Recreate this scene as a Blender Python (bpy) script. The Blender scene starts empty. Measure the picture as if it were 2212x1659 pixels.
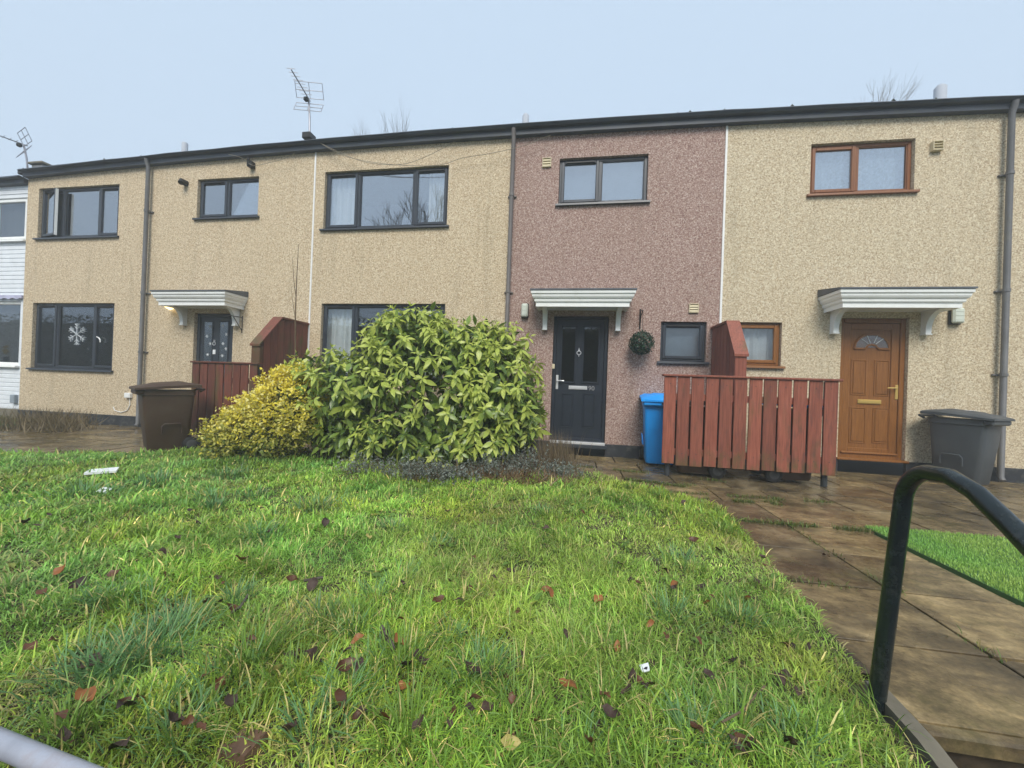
import bpy, math, random
import numpy as np
from mathutils import Vector, Matrix

# ---------------------------------------------------------------- camera, sky, sun, exposure
scene = bpy.context.scene
random.seed(7); rng = np.random.default_rng(7)
F_PX, PX_W, PX_H = 831.0, 2212.0, 1659.0
YAW, PITCH, ROLL = 0.160727, 0.0041, 0.036696
CAM = np.array([0.0, -6.46711, 1.10004])
def _rot():
    cy, sy = math.cos(YAW), math.sin(YAW); cp, sp = math.cos(PITCH), math.sin(PITCH); cr, sr = math.cos(ROLL), math.sin(ROLL)
    base = np.array([[1,0,0],[0,0,-1],[0,1,0]], float)
    Rz = np.array([[cy,-sy,0],[sy,cy,0],[0,0,1]]); Rx = np.array([[1,0,0],[0,cp,-sp],[0,sp,cp]]); Rr = np.array([[cr,-sr,0],[sr,cr,0],[0,0,1]])
    return Rz @ Rx @ base @ Rr
ROT = _rot()
cam_data = bpy.data.cameras.new('camera'); cam = bpy.data.objects.new('camera', cam_data)
scene.collection.objects.link(cam); scene.camera = cam
cam_data.sensor_fit = 'HORIZONTAL'; cam_data.sensor_width = 36.0; cam_data.lens = F_PX / PX_W * 36.0
cam_data.clip_start = 0.05; cam_data.clip_end = 1500
M4 = Matrix.Identity(4)
for i in range(3):
    for j in range(3): M4[i][j] = ROT[i, j]
    M4[i][3] = CAM[i]
cam.matrix_world = M4

SKY_FLAT = (2.28, 2.86, 3.55); SKY_MIX = 0.96; SKY_STRENGTH = 0.1
SUN_ELEV, SUN_AZ = math.radians(46), math.radians(172)     # azimuth clockwise from +Y (the sun stands behind the camera)
SUN_POWER, SUN_ANGLE = 1.5, math.radians(30)
EXPOSURE = 1.42
HAZE_DENSITY = 0.0065
world = bpy.data.worlds.new('World'); scene.world = world; world.use_nodes = True
wn = world.node_tree; wn.nodes.clear()
sky = wn.nodes.new('ShaderNodeTexSky'); sky.sky_type = 'NISHITA'; sky.sun_disc = False
sky.sun_elevation = SUN_ELEV; sky.sun_rotation = SUN_AZ; sky.dust_density = 2.0; sky.air_density = 1.0
smix = wn.nodes.new('ShaderNodeMix'); smix.data_type = 'RGBA'; smix.inputs[0].default_value = SKY_MIX
smix.inputs[7].default_value = (*SKY_FLAT, 1)
bg = wn.nodes.new('ShaderNodeBackground'); bg.inputs[1].default_value = SKY_STRENGTH
wo = wn.nodes.new('ShaderNodeOutputWorld')
wn.links.new(sky.outputs[0], smix.inputs[6]); wn.links.new(smix.outputs[2], bg.inputs[0]); wn.links.new(bg.outputs[0], wo.inputs[0])
sun_data = bpy.data.lights.new('sun', 'SUN'); sun_data.energy = SUN_POWER; sun_data.angle = SUN_ANGLE; sun_data.color = (1.0, 0.95, 0.86)
sun = bpy.data.objects.new('sun', sun_data); scene.collection.objects.link(sun)
sdir = Vector((math.sin(SUN_AZ)*math.cos(SUN_ELEV), math.cos(SUN_AZ)*math.cos(SUN_ELEV), math.sin(SUN_ELEV)))
sun.rotation_euler = (-sdir).to_track_quat('-Z', 'Y').to_euler(); sun.location = (0, -20, 30)
vs = scene.view_settings; vs.view_transform = 'Standard'; vs.look = 'None'; vs.gamma = 1; vs.use_curve_mapping = False; vs.exposure = EXPOSURE
scene.cycles.volume_bounces = 1; scene.cycles.max_bounces = 7; scene.cycles.transparent_max_bounces = 12
scene.cycles.use_denoising = True

# ---------------------------------------------------------------- pixels to places
def ray(u, v):
    return ROT @ np.array([(u-PX_W/2)/F_PX, -(v-PX_H/2)/F_PX, -1.0])
def W(u, v, y=0.0):                  # where that pixel meets a plane parallel to the house fronts
    d = ray(u, v); return CAM + d*((y-CAM[1])/d[1])
def G(u, v, z=0.0):                  # where that pixel meets a level plane
    d = ray(u, v); return CAM + d*((z-CAM[2])/d[2])
def win_rect(tl, tr, br, bl, y=0.0):
    a, b, c, d = [W(*q, y) for q in (tl, tr, br, bl)]
    return ((a[0]+d[0])/2, (b[0]+c[0])/2, (c[2]+d[2])/2, (a[2]+b[2])/2)

# ---------------------------------------------------------------- mesh helpers
COL = scene.collection
WL = {}
def empty(name, loc, label=None, cat=None, group=None):
    o = bpy.data.objects.new(name, None); COL.objects.link(o); o.location = loc; o.empty_display_size = 0.1
    WL[o.name] = Vector(loc); tag(o, label, cat, group); return o
def tag(o, label=None, cat=None, group=None, kind=None):
    if label: o['label'] = label
    if cat: o['category'] = cat
    if group: o['group'] = group
    if kind: o['kind'] = kind
    return o
class MB:
    def __init__(s): s.v = []; s.f = []; s.m = []
    def add(s, vs, fs, mi=0):
        n = len(s.v); s.v += [tuple(map(float, p)) for p in vs]; s.f += [tuple(i+n for i in f) for f in fs]; s.m += [mi]*len(fs); return s
    def box(s, x0, x1, y0, y1, z0, z1, c=0.0, mi=0):
        if x0 > x1: x0, x1 = x1, x0
        if y0 > y1: y0, y1 = y1, y0
        if z0 > z1: z0, z1 = z1, z0
        c = min(c, (x1-x0)*.45, (y1-y0)*.45, (z1-z0)*.45)
        if c <= 1e-5:
            return s.add([(x0,y0,z0),(x1,y0,z0),(x1,y1,z0),(x0,y1,z0),(x0,y0,z1),(x1,y0,z1),(x1,y1,z1),(x0,y1,z1)],
                         [(0,3,2,1),(4,5,6,7),(0,1,5,4),(1,2,6,5),(2,3,7,6),(3,0,4,7)], mi)
        P = {}; vs = []
        lim = ((x0,x1),(y0,y1),(z0,z1))
        for sx in (0,1):
            for sy in (0,1):
                for sz in (0,1):
                    sg = (sx,sy,sz)
                    for ax in range(3):
                        p = [lim[k][sg[k]] + (c if sg[k]==0 else -c)*(k!=ax) for k in range(3)]
                        P[(sg,ax)] = len(vs); vs.append(p)
        fs = []
        for ax in range(3):
            o1, o2 = (ax+1)%3, (ax+2)%3
            for sd in (0,1):
                q = []
                for a,b in ((0,0),(1,0),(1,1),(0,1)):
                    sg = [0,0,0]; sg[ax]=sd; sg[o1]=a; sg[o2]=b; q.append(P[(tuple(sg),ax)])
                fs.append(tuple(q if sd else q[::-1]))
            for a in (0,1):
                for b in (0,1):   # edges along ax
                    g0=[0,0,0]; g0[o1]=a; g0[o2]=b; g1=list(g0); g1[ax]=1
                    q=(P[(tuple(g0),o1)],P[(tuple(g1),o1)],P[(tuple(g1),o2)],P[(tuple(g0),o2)])
                    fs.append(q if a==b else q[::-1])
        for sx in (0,1):
            for sy in (0,1):
                for sz in (0,1):
                    sg=(sx,sy,sz); q=tuple(P[(sg,k)] for k in range(3)); fs.append(q if (sx+sy+sz)%2 else q[::-1])
        return s.add(vs, fs, mi)
    def tube(s, pts, r, n=8, caps=True, mi=0):
        pts = [Vector(p) for p in pts]; rs = r if hasattr(r, '__len__') else [r]*len(pts)
        rings = []; up = None
        for i, p in enumerate(pts):
            t = (pts[min(i+1,len(pts)-1)] - pts[max(i-1,0)]).normalized()
            if up is None: up = Vector((0,0,1)) if abs(t.z) < .9 else Vector((0,1,0))
            a = t.cross(up).normalized(); b = a.cross(t).normalized(); up = b
            rings.append([p + (a*math.cos(2*math.pi*k/n) + b*math.sin(2*math.pi*k/n))*rs[i] for k in range(n)])
        vs = [q for R_ in rings for q in R_]; fs = []
        for i in range(len(rings)-1):
            for k in range(n):
                fs.append((i*n+k, i*n+(k+1)%n, (i+1)*n+(k+1)%n, (i+1)*n+k))
        if caps: fs.append(tuple(range(n))[::-1]); fs.append(tuple((len(rings)-1)*n+k for k in range(n)))
        return s.add(vs, fs, mi)
    def prism(s, poly, axis, a0, a1, mi=0):   # poly of 2-D points swept along axis x, y or z
        n = len(poly); vs = []
        for a in (a0, a1):
            for (p, q) in poly:
                vs.append({'x': (a,p,q), 'y': (p,a,q), 'z': (p,q,a)}[axis])
        fs = [tuple(range(n)), tuple(range(2*n-1, n-1, -1))] + [(i, n+i, n+(i+1)%n, (i+1)%n) for i in range(n)]
        return s.add(vs, fs, mi)
    def xform(s, M, start=0):
        for i in range(start, len(s.v)): s.v[i] = tuple(M @ Vector(s.v[i]))
        return s
    def build(s, name, mat, parent=None, smooth=False, fixn=True):
        me = bpy.data.meshes.new(name); V = np.array(s.v, float)
        lo, hi = V.min(0), V.max(0); o3 = Vector(((lo[0]+hi[0])/2, (lo[1]+hi[1])/2, lo[2]))
        V = V - np.array(o3); me.from_pydata(V.tolist(), [], s.f); 
        for m in (mat if isinstance(mat, (list, tuple)) else [mat]): me.materials.append(m)
        if any(s.m): me.polygons.foreach_set('material_index', s.m)
        if fixn:
            import bmesh
            bm = bmesh.new(); bm.from_mesh(me); bmesh.ops.recalc_face_normals(bm, faces=bm.faces); bm.to_mesh(me); bm.free()
        ob = bpy.data.objects.new(name, me); COL.objects.link(ob)
        if smooth:
            me.polygons.foreach_set('use_smooth', [True]*len(me.polygons)); me.set_sharp_from_angle(angle=math.radians(40))
        place(ob, o3, parent); return ob
def place(ob, world_loc, parent):
    WL[ob.name] = Vector(world_loc)
    if parent is not None:
        ob.parent = parent; ob.location = Vector(world_loc) - WL[parent.name]
    else: ob.location = world_loc
def link_copy(src, parent, world_loc, rot=None, scale=None):
    c = src.copy(); COL.objects.link(c)
    if rot is not None: c.rotation_euler = rot
    if scale is not None: c.scale = scale
    place(c, world_loc, parent); return c
def mesh_np(name, V, faces_flat, loop_tot, mats, col=None, midx=None, parent=None, smooth=False):
    me = bpy.data.meshes.new(name); me.vertices.add(len(V)); me.vertices.foreach_set('co', V.astype(np.float32).ravel())
    me.loops.add(len(faces_flat)); me.loops.foreach_set('vertex_index', faces_flat.astype(np.int32))
    me.polygons.add(len(loop_tot)); st = np.concatenate([[0], np.cumsum(loop_tot)[:-1]])
    me.polygons.foreach_set('loop_start', st.astype(np.int32)); me.polygons.foreach_set('loop_total', loop_tot.astype(np.int32))
    for m in (mats if isinstance(mats, (list, tuple)) else [mats]): me.materials.append(m)
    if midx is not None: me.polygons.foreach_set('material_index', midx.astype(np.int32))
    if col is not None:
        at = me.attributes.new('tint', 'FLOAT_COLOR', 'POINT'); c4 = np.ones((len(V), 4), np.float32); c4[:, :3] = col; at.data.foreach_set('color', c4.ravel())
    me.update(calc_edges=True); me.validate()
    if smooth: me.polygons.foreach_set('use_smooth', [True]*len(me.polygons))
    ob = bpy.data.objects.new(name, me); COL.objects.link(ob)
    if parent is not None: ob.parent = parent; ob.location = -WL[parent.name]
    WL[ob.name] = Vector((0,0,0)); return ob

# ---------------------------------------------------------------- materials
def new_mat(name):
    m = bpy.data.materials.new(name); m.use_nodes = True; nt = m.node_tree
    return m, nt, nt.nodes['Principled BSDF']
def nd(nt, typ, **kw):
    n = nt.nodes.new(typ)
    for k, v in kw.items(): setattr(n, k, v)
    return n
def ramp(nt, stops, src):
    r = nd(nt, 'ShaderNodeValToRGB'); e = r.color_ramp.elements
    while len(e) < len(stops): e.new(.5)
    for i, (p, c) in enumerate(stops): e[i].position = p; e[i].color = (*c, 1) if len(c) == 3 else c
    nt.links.new(src, r.inputs[0]); return r.outputs[0]
def pos(nt, scale=(1,1,1)):
    g = nd(nt, 'ShaderNodeNewGeometry'); mp = nd(nt, 'ShaderNodeMapping'); mp.inputs['Scale'].default_value = scale
    nt.links.new(g.outputs['Position'], mp.inputs['Vector']); return mp.outputs[0]
def noise(nt, vec, scale, detail=3, rough=.55):
    n = nd(nt, 'ShaderNodeTexNoise'); n.inputs['Scale'].default_value = scale; n.inputs['Detail'].default_value = detail; n.inputs['Roughness'].default_value = rough
    nt.links.new(vec, n.inputs['Vector']); return n.outputs['Fac']
def mixc(nt, fac, a, b, blend='MIX'):
    m = nd(nt, 'ShaderNodeMix', data_type='RGBA', blend_type=blend)
    for i, x in ((0, fac), (6, a), (7, b)):
        if hasattr(x, 'is_linked') or hasattr(x, 'node'): nt.links.new(x, m.inputs[i])
        else: m.inputs[i].default_value = x if i == 0 else (*x, 1)
    return m.outputs[2]
def bump(nt, h, bsdf, strength=.3, dist=.01):
    b = nd(nt, 'ShaderNodeBump'); b.inputs['Strength'].default_value = strength; b.inputs['Distance'].default_value = dist
    nt.links.new(h, b.inputs['Height']); nt.links.new(b.outputs[0], bsdf.inputs['Normal'])
def plain(name, c, rough=.5, var=.15, scale=6, metal=0, bscale=None, bstr=.15, spec=.5, dirt=None):
    m, nt, b = new_mat(name); p = pos(nt); n = noise(nt, p, scale, 4)
    col = ramp(nt, [(.3, tuple(x*(1-var) for x in c)), (.7, tuple(min(1, x*(1+var)) for x in c))], n)
    if dirt:
        n2 = noise(nt, p, dirt[2] if len(dirt) > 2 else 3, 5, .7); f = ramp(nt, [(.52, (0,0,0)), (.7, (dirt[1],)*3)], n2); col = mixc(nt, f, col, dirt[0])
    nt.links.new(col, b.inputs['Base Color']); b.inputs['Roughness'].default_value = rough; b.inputs['Metallic'].default_value = metal
    b.inputs['Specular IOR Level'].default_value = spec
    if bscale: bump(nt, noise(nt, p, bscale, 3), b, bstr, .004)
    return m
def render_wall(name, stops, warm):
    m, nt, b = new_mat(name); p = pos(nt)
    vo = nd(nt, 'ShaderNodeTexVoronoi'); vo.inputs['Scale'].default_value = 75; nt.links.new(p, vo.inputs['Vector'])
    sep = nd(nt, 'ShaderNodeSeparateColor'); nt.links.new(vo.outputs['Color'], sep.inputs[0])
    n1 = noise(nt, p, 40, 4, .68); n2 = noise(nt, p, 110, 2)
    mx = nd(nt, 'ShaderNodeMath', operation='MULTIPLY_ADD'); nt.links.new(n1, mx.inputs[0]); mx.inputs[1].default_value = .75
    m2 = nd(nt, 'ShaderNodeMath', operation='MULTIPLY'); nt.links.new(sep.outputs[0], m2.inputs[0]); m2.inputs[1].default_value = .27; nt.links.new(m2.outputs[0], mx.inputs[2])
    col = ramp(nt, stops, mx.outputs[0])
    big = noise(nt, pos(nt, (1,1,.35)), .9, 4, .6); col = mixc(nt, ramp(nt, [(.35, (0,0,0)), (.75, (.22,)*3)], big), col, warm)
    mot = noise(nt, pos(nt, (1,1,1.3)), 17, 3, .65); col = mixc(nt, 1.0, col, ramp(nt, [(.32,(.87,.86,.85)),(.5,(1,1,1)),(.68,(1.09,1.09,1.08))], mot), 'MULTIPLY')
    damp = noise(nt, pos(nt, (2.2,1,.28)), 1.6, 5, .65); col = mixc(nt, ramp(nt, [(.54, (0,0,0)), (.76, (.34,)*3)], damp), col, tuple(x*.5 for x in warm))
    nt.links.new(col, b.inputs['Base Color']); b.inputs['Roughness'].default_value = .93; b.inputs['Specular IOR Level'].default_value = .25
    ad = nd(nt, 'ShaderNodeMath', operation='ADD'); nt.links.new(mx.outputs[0], ad.inputs[0]); nt.links.new(n2, ad.inputs[1]); bump(nt, ad.outputs[0], b, .6, .01)
    return m
M = {}
M['cream'] = render_wall('cream_render', [(.33,(.35,.25,.155)),(.45,(.53,.41,.27)),(.55,(.635,.52,.36)),(.68,(.76,.68,.52))], (.52,.42,.27))
M['pink'] = render_wall('pink_render', [(.33,(.2,.11,.095)),(.45,(.32,.205,.175)),(.56,(.42,.3,.255)),(.69,(.6,.49,.43))], (.33,.235,.18))
M['pale'] = render_wall('pale_cream_render', [(.33,(.36,.265,.17)),(.45,(.53,.425,.285)),(.55,(.64,.54,.38)),(.68,(.77,.7,.54))], (.53,.45,.31))
M['plinth'] = plain('plinth_paint', (.022,.025,.032), .6, .3, 5, dirt=((.2,.19,.16), .5, 7), bscale=60)
M['fascia'] = plain('fascia_dark', (.04,.05,.068), .5, .3, 3, dirt=((.05,.06,.03), .5, 6))
M['roof'] = plain('roof_felt', (.06,.065,.06), .9, .3, 3, dirt=((.07,.09,.03), .6, 5), bscale=40)
M['anthracite'] = plain('anthracite_upvc', (.03,.037,.05), .38, .12, 3)
M['navy'] = plain('navy_door', (.016,.022,.034), .42, .1, 8, bscale=90, bstr=.1, spec=.35)
M['white'] = plain('white_upvc', (.86,.87,.85), .35, .03, 4, dirt=((.55,.55,.46), .25, 7))
M['lead'] = plain('lead_sheet', (.09,.1,.115), .55, .2, 5)
M['chrome'] = plain('chrome', (.8,.8,.82), .3, .05, 4, metal=.45)
M['brass'] = plain('brass', (.75,.52,.16), .3, .05, 4, metal=.5)
M['pipe'] = plain('downpipe_grey', (.14,.14,.145), .55, .15, 4, dirt=((.2,.19,.15), .4, 5))
M['pipe_brown'] = plain('downpipe_brown_grey', (.15,.135,.13), .55, .15, 4)
M['bead'] = plain('white_bead', (.8,.8,.78), .5, .05, 3)
M['vent'] = plain('vent_cream', (.62,.54,.36), .5, .08, 6)
M['black'] = plain('black_plastic', (.012,.012,.013), .5, .2, 8)
M['whitebrick'] = plain('white_painted_brick', (.78,.82,.86), .6, .06, 5, bscale=50)
M['curtain'] = plain('curtain', (.88,.87,.83), .8, .05, 9)
M['net'] = plain('net_blind', (.27,.32,.37), .8, .06, 9)
M['room'] = plain('room_wall', (.16,.15,.15), .9, .1, 2)
M['bluebin'] = plain('blue_bin', (.008,.34,1.0), .45, .08, 5, bscale=120, bstr=.08)
M['brownbin'] = plain('brown_bin', (.06,.033,.02), .55, .15, 4, dirt=((.08,.07,.05), .3, 4), bscale=120, bstr=.08)
M['greybin'] = plain('grey_bin', (.065,.075,.085), .5, .12, 4, dirt=((.1,.1,.1), .3, 4), bscale=120, bstr=.08)
M['rubber'] = plain('tyre_rubber', (.012,.012,.013), .8, .2, 9)
M['hub'] = plain('wheel_hub', (.05,.052,.055), .6, .2, 9)
M['rail'] = plain('rail_green_black', (.008,.014,.015), .22, .3, 12, bscale=70, bstr=.2, dirt=((.05,.055,.05), .5, 30))
M['galv'] = plain('rail_grey_paint', (.32,.34,.4), .35, .2, 9, dirt=((.2,.12,.08), .4, 9), bscale=70, bstr=.1)
M['post'] = plain('post_dark', (.03,.035,.04), .6, .3, 8)
M['metal_grey'] = plain('aerial_alloy', (.3,.3,.33), .4, .15, 9, metal=.6)
M['flue'] = plain('flue_pale', (.42,.45,.5), .85, .08, 5)
M['cable'] = plain('cable_grey', (.26,.23,.18), .7, .1, 9)
M['soil'] = plain('soil', (.05,.036,.02), .95, .5, 14, bscale=40, bstr=.6)
M['twig'] = plain('dry_twig', (.13,.09,.055), .85, .3, 12)
M['bark'] = plain('bark', (.09,.075,.06), .9, .3, 8)
M['paper'] = plain('paper_white', (.78,.8,.82), .6, .05, 9)
M['ink'] = plain('ink', (.02,.02,.025), .7, .1, 9)
M['concrete'] = plain('concrete', (.17,.15,.11), .85, .25, 8, dirt=((.09,.1,.05), .6, 5), bscale=80, bstr=.3)
M['riser'] = plain('riser_brick', (.1,.085,.06), .85, .35, 8, dirt=((.04,.045,.02), .6, 5), bscale=80)
M['lampglass'] = plain('lamp_diffuser', (.62,.66,.58), .3, .08, 8)
M['yellow'] = plain('yellow_flower', (.8,.5,.03), .6, .1, 9)
def wood_red(name, k, a0, amt):
    m, nt, b = new_mat(name); p = pos(nt)
    oi = nd(nt, 'ShaderNodeObjectInfo')
    g = noise(nt, pos(nt, (14,14,.7)), 5, 4, .6); big = noise(nt, pos(nt, (2.2,2.2,.7)), 2.2, 4)
    col = ramp(nt, [(.3,(.18*k,.047*k,.028*k)),(.55,(.28*k,.083*k,.05*k)),(.75,(.35*k,.115*k,.072*k))], g)
    rnd = ramp(nt, [(0,(.72,.7,.7)),(1,(1.12,1.1,1.1))], oi.outputs['Random']); col = mixc(nt, 1.0, col, rnd, 'MULTIPLY')
    alg = ramp(nt, [(a0,(0,0,0)),(a0+.16,(amt,)*3)], big); col = mixc(nt, alg, col, (.085,.07,.022))
    sx = nd(nt, 'ShaderNodeSeparateXYZ'); nt.links.new(p, sx.inputs[0]); mr = nd(nt, 'ShaderNodeMapRange'); mr.inputs[1].default_value = .12; mr.inputs[2].default_value = .5; mr.inputs[3].default_value = .3; mr.inputs[4].default_value = 0; nt.links.new(sx.outputs[2], mr.inputs[0])
    ag = nd(nt, 'ShaderNodeMath', operation='ADD'); nt.links.new(noise(nt, pos(nt, (6,6,2)), 2.4, 5), ag.inputs[0]); nt.links.new(mr.outputs[0], ag.inputs[1]); col = mixc(nt, ramp(nt, [(.62,(0,0,0)),(.9,(.8,)*3)], ag.outputs[0]), col, (.08,.075,.02))
    grey = ramp(nt, [(.54,(0,0,0)),(.75,(.6,)*3)], noise(nt, pos(nt, (5,5,1.2)), 2.9, 5)); col = mixc(nt, grey, col, (.06,.035,.03))
    nt.links.new(col, b.inputs['Base Color']); b.inputs['Roughness'].default_value = .62; bump(nt, g, b, .25, .004); return m
M['redwood'] = wood_red('red_stained_timber', 1.0, .58, .7)
M['oldwood'] = wood_red('mossy_red_timber', .62, .5, .9)
def oak(name, c0, c1):
    m, nt, b = new_mat(name); g = noise(nt, pos(nt, (10,10,.5)), 9, 4, .65)
    nt.links.new(ramp(nt, [(.35, c0), (.65, c1)], g), b.inputs['Base Color']); b.inputs['Roughness'].default_value = .4; bump(nt, g, b, .06, .002); return m
M['oak'] = oak('golden_oak', (.185,.07,.014), (.28,.112,.025))
M['brownframe'] = oak('brown_frame', (.17,.06,.02), (.26,.1,.032))
def paving():
    m, nt, b = new_mat('wet_paving'); p = pos(nt); oi = nd(nt, 'ShaderNodeObjectInfo')
    big = noise(nt, pos(nt, (1,1.3,1)), 2.6, 6, .7); fine = noise(nt, p, 45, 4, .7)
    col = ramp(nt, [(.3,(.04,.032,.02)),(.44,(.11,.083,.046)),(.55,(.2,.152,.08)),(.7,(.34,.265,.15))], big)
    col = mixc(nt, 1.0, col, ramp(nt, [(.25,(.72,)*3),(.75,(1.25,)*3)], fine), 'MULTIPLY')
    riv = noise(nt, pos(nt, (1,1.5,1)), 11, 6, .75); col = mixc(nt, 1.0, col, ramp(nt, [(.3,(.6,.58,.56)),(.5,(1,1,1)),(.7,(1.35,1.3,1.2))], riv), 'MULTIPLY')
    rnd = ramp(nt, [(0,(.72,.72,.74)),(1,(1.22,1.18,1.1))], oi.outputs['Random']); col = mixc(nt, 1.0, col, rnd, 'MULTIPLY')
    moss = ramp(nt, [(.54,(0,0,0)),(.72,(.65,)*3)], noise(nt, p, 1.7, 6, .75)); col = mixc(nt, moss, col, (.05,.055,.014))
    nt.links.new(col, b.inputs['Base Color'])
    nt.links.new(ramp(nt, [(.42,(.06,)*3),(.62,(.42,)*3)], noise(nt, p, 1.9, 4)), b.inputs['Roughness'])
    b.inputs['Specular IOR Level'].default_value = .4; bump(nt, riv, b, .35, .008); return m
M['paving'] = paving()
def glass(name, refl, tint=(.93,.96,.98), rough=0.0):
    m, nt, b = new_mat(name); nt.nodes.remove(b); out = nt.nodes['Material Output']
    t = nd(nt, 'ShaderNodeBsdfTransparent'); t.inputs[0].default_value = (*tint, 1)
    g = nd(nt, 'ShaderNodeBsdfGlossy'); g.inputs['Roughness'].default_value = rough; g.inputs[0].default_value = (.93,.96,1,1)
    lw = nd(nt, 'ShaderNodeLayerWeight'); lw.inputs[0].default_value = .25
    mr = nd(nt, 'ShaderNodeMapRange'); mr.inputs[3].default_value = refl; mr.inputs[4].default_value = .95; nt.links.new(lw.outputs['Fresnel'], mr.inputs[0])
    ms = nd(nt, 'ShaderNodeMixShader'); nt.links.new(mr.outputs[0], ms.inputs[0]); nt.links.new(t.outputs[0], ms.inputs[1]); nt.links.new(g.outputs[0], ms.inputs[2])
    nt.links.new(ms.outputs[0], out.inputs[0]); return m
M['glass_hi'] = glass('glass_coated', .34); M['glass'] = glass('glass_clear', .08); M['glass_top'] = glass('glass_upper', .3)
M['glass_dark'] = glass('glass_door_dark', .06, (.25,.27,.3)); M['frost'] = glass('glass_obscured', .14, (.92,.95,.97), .25)
def leafmat(name, stops, rough=.35, trans=.25, spot=None, attr=False, rand=True):
    m, nt, b = new_mat(name); p = pos(nt); out = nt.nodes['Material Output']
    if attr:
        a = nd(nt, 'ShaderNodeAttribute'); a.attribute_name = 'tint'; col = a.outputs['Color']
    else:
        col = ramp(nt, stops, noise(nt, p, 9, 3, .6))
    if spot:
        v = noise(nt, p, 130, 2, .5); col = mixc(nt, ramp(nt, [(.52,(0,0,0)),(.6,(.8,)*3)], v), col, spot)
    nt.links.new(col, b.inputs['Base Color']); b.inputs['Roughness'].default_value = rough; b.inputs['Specular IOR Level'].default_value = .4
    if trans:
        t = nd(nt, 'ShaderNodeBsdfTranslucent'); nt.links.new(col, t.inputs[0]); ms = nd(nt, 'ShaderNodeMixShader'); ms.inputs[0].default_value = trans
        nt.links.new(b.outputs[0], ms.inputs[1]); nt.links.new(t.outputs[0], ms.inputs[2]); nt.links.new(ms.outputs[0], out.inputs[0])
    return m
M['grass'] = leafmat('grass_blades', None, .45, .3, attr=True)
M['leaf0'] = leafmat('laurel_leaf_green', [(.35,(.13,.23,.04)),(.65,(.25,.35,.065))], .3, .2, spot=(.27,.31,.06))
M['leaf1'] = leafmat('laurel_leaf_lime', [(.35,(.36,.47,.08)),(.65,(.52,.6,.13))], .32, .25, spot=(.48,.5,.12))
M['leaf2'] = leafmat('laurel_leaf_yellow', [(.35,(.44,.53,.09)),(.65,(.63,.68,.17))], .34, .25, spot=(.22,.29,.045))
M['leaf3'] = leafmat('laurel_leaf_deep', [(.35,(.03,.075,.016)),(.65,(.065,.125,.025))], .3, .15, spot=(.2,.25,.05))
M['tintleaf'] = leafmat('tinted_leaf', None, .45, .25, attr=True)
M['deadleaf'] = leafmat('dead_leaf_brown', [(.3,(.06,.025,.014)),(.7,(.15,.06,.025))], .45, .1)
M['deadleaf_o'] = leafmat('dead_leaf_orange', [(.3,(.2,.07,.02)),(.7,(.38,.15,.05))], .5, .15)
M['deadleaf_d'] = leafmat('dead_leaf_dark', [(.3,(.025,.014,.01)),(.7,(.085,.05,.036))], .65, .05)
M['deadleaf_y'] = leafmat('dead_leaf_pale', [(.3,(.42,.34,.1)),(.7,(.6,.52,.2))], .5, .2)
M['hedge'] = leafmat('hedge_leaf', [(.3,(.012,.022,.008)),(.7,(.035,.055,.015))], .6, 0)

# ---------------------------------------------------------------- measured lines of the terrace
ROOF_PX = [(134,353),(320,333.5),(548.6,311),(669,300),(970,278),(1118.7,268),(1355,248),(1618,228),(1700.7,223.7),(1913.6,213),(2212,210)]
FASC_PX = [(77,378),(320,353),(678,324),(1107,292.7),(1572,260.8),(1886.8,243.7),(2212,237)]
_rt = np.array([W(u, v, -.17) for u, v in ROOF_PX]); _fb = np.array([W(u, v, -.1) for u, v in FASC_PX])
_ct = np.polyfit(_rt[:,0], _rt[:,2], 2); _cb = np.polyfit(_fb[:,0], _fb[:,2], 2)
def clampx(x): return min(max(x, -12.2), 6.6)
def zt(x): return float(np.polyval(_ct, clampx(x)))
def zb(x): return float(np.polyval(_cb, clampx(x)))
X_W, X_J1, X_P2, X_J2, X_END = -11.75, -4.914, -1.19, 2.221, 9.6
X_FAR = -17.0
def r2(x, y): return ((x/2.212)*.54861, (1100+y/2.212)*.54861)
def r1(x, y): return ((x/2.212)*.54861, (400+y/2.212)*.54861)
def r3(x, y): return ((900+x/1.8433)*.54861, (200+y/1.8433)*.54861)
def r4(x, y): return ((800+x/1.58)*.54861, (1100+y/1.58)*.54861)
def r5(x, y): return ((1950+x/1.9235)*.54861, (400+y/1.9235)*.54861)
def r6(x, y): return ((1950+x/2.1)*.54861, (1100+y/2.1)*.54861)
def r7(x, y): return ((2950+x/2.0444)*.54861, (300+y/2.0444)*.54861)
def r8(x, y): return ((2500+x/1.4426)*.54861, (1050+y/1.4426)*.54861)

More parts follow.
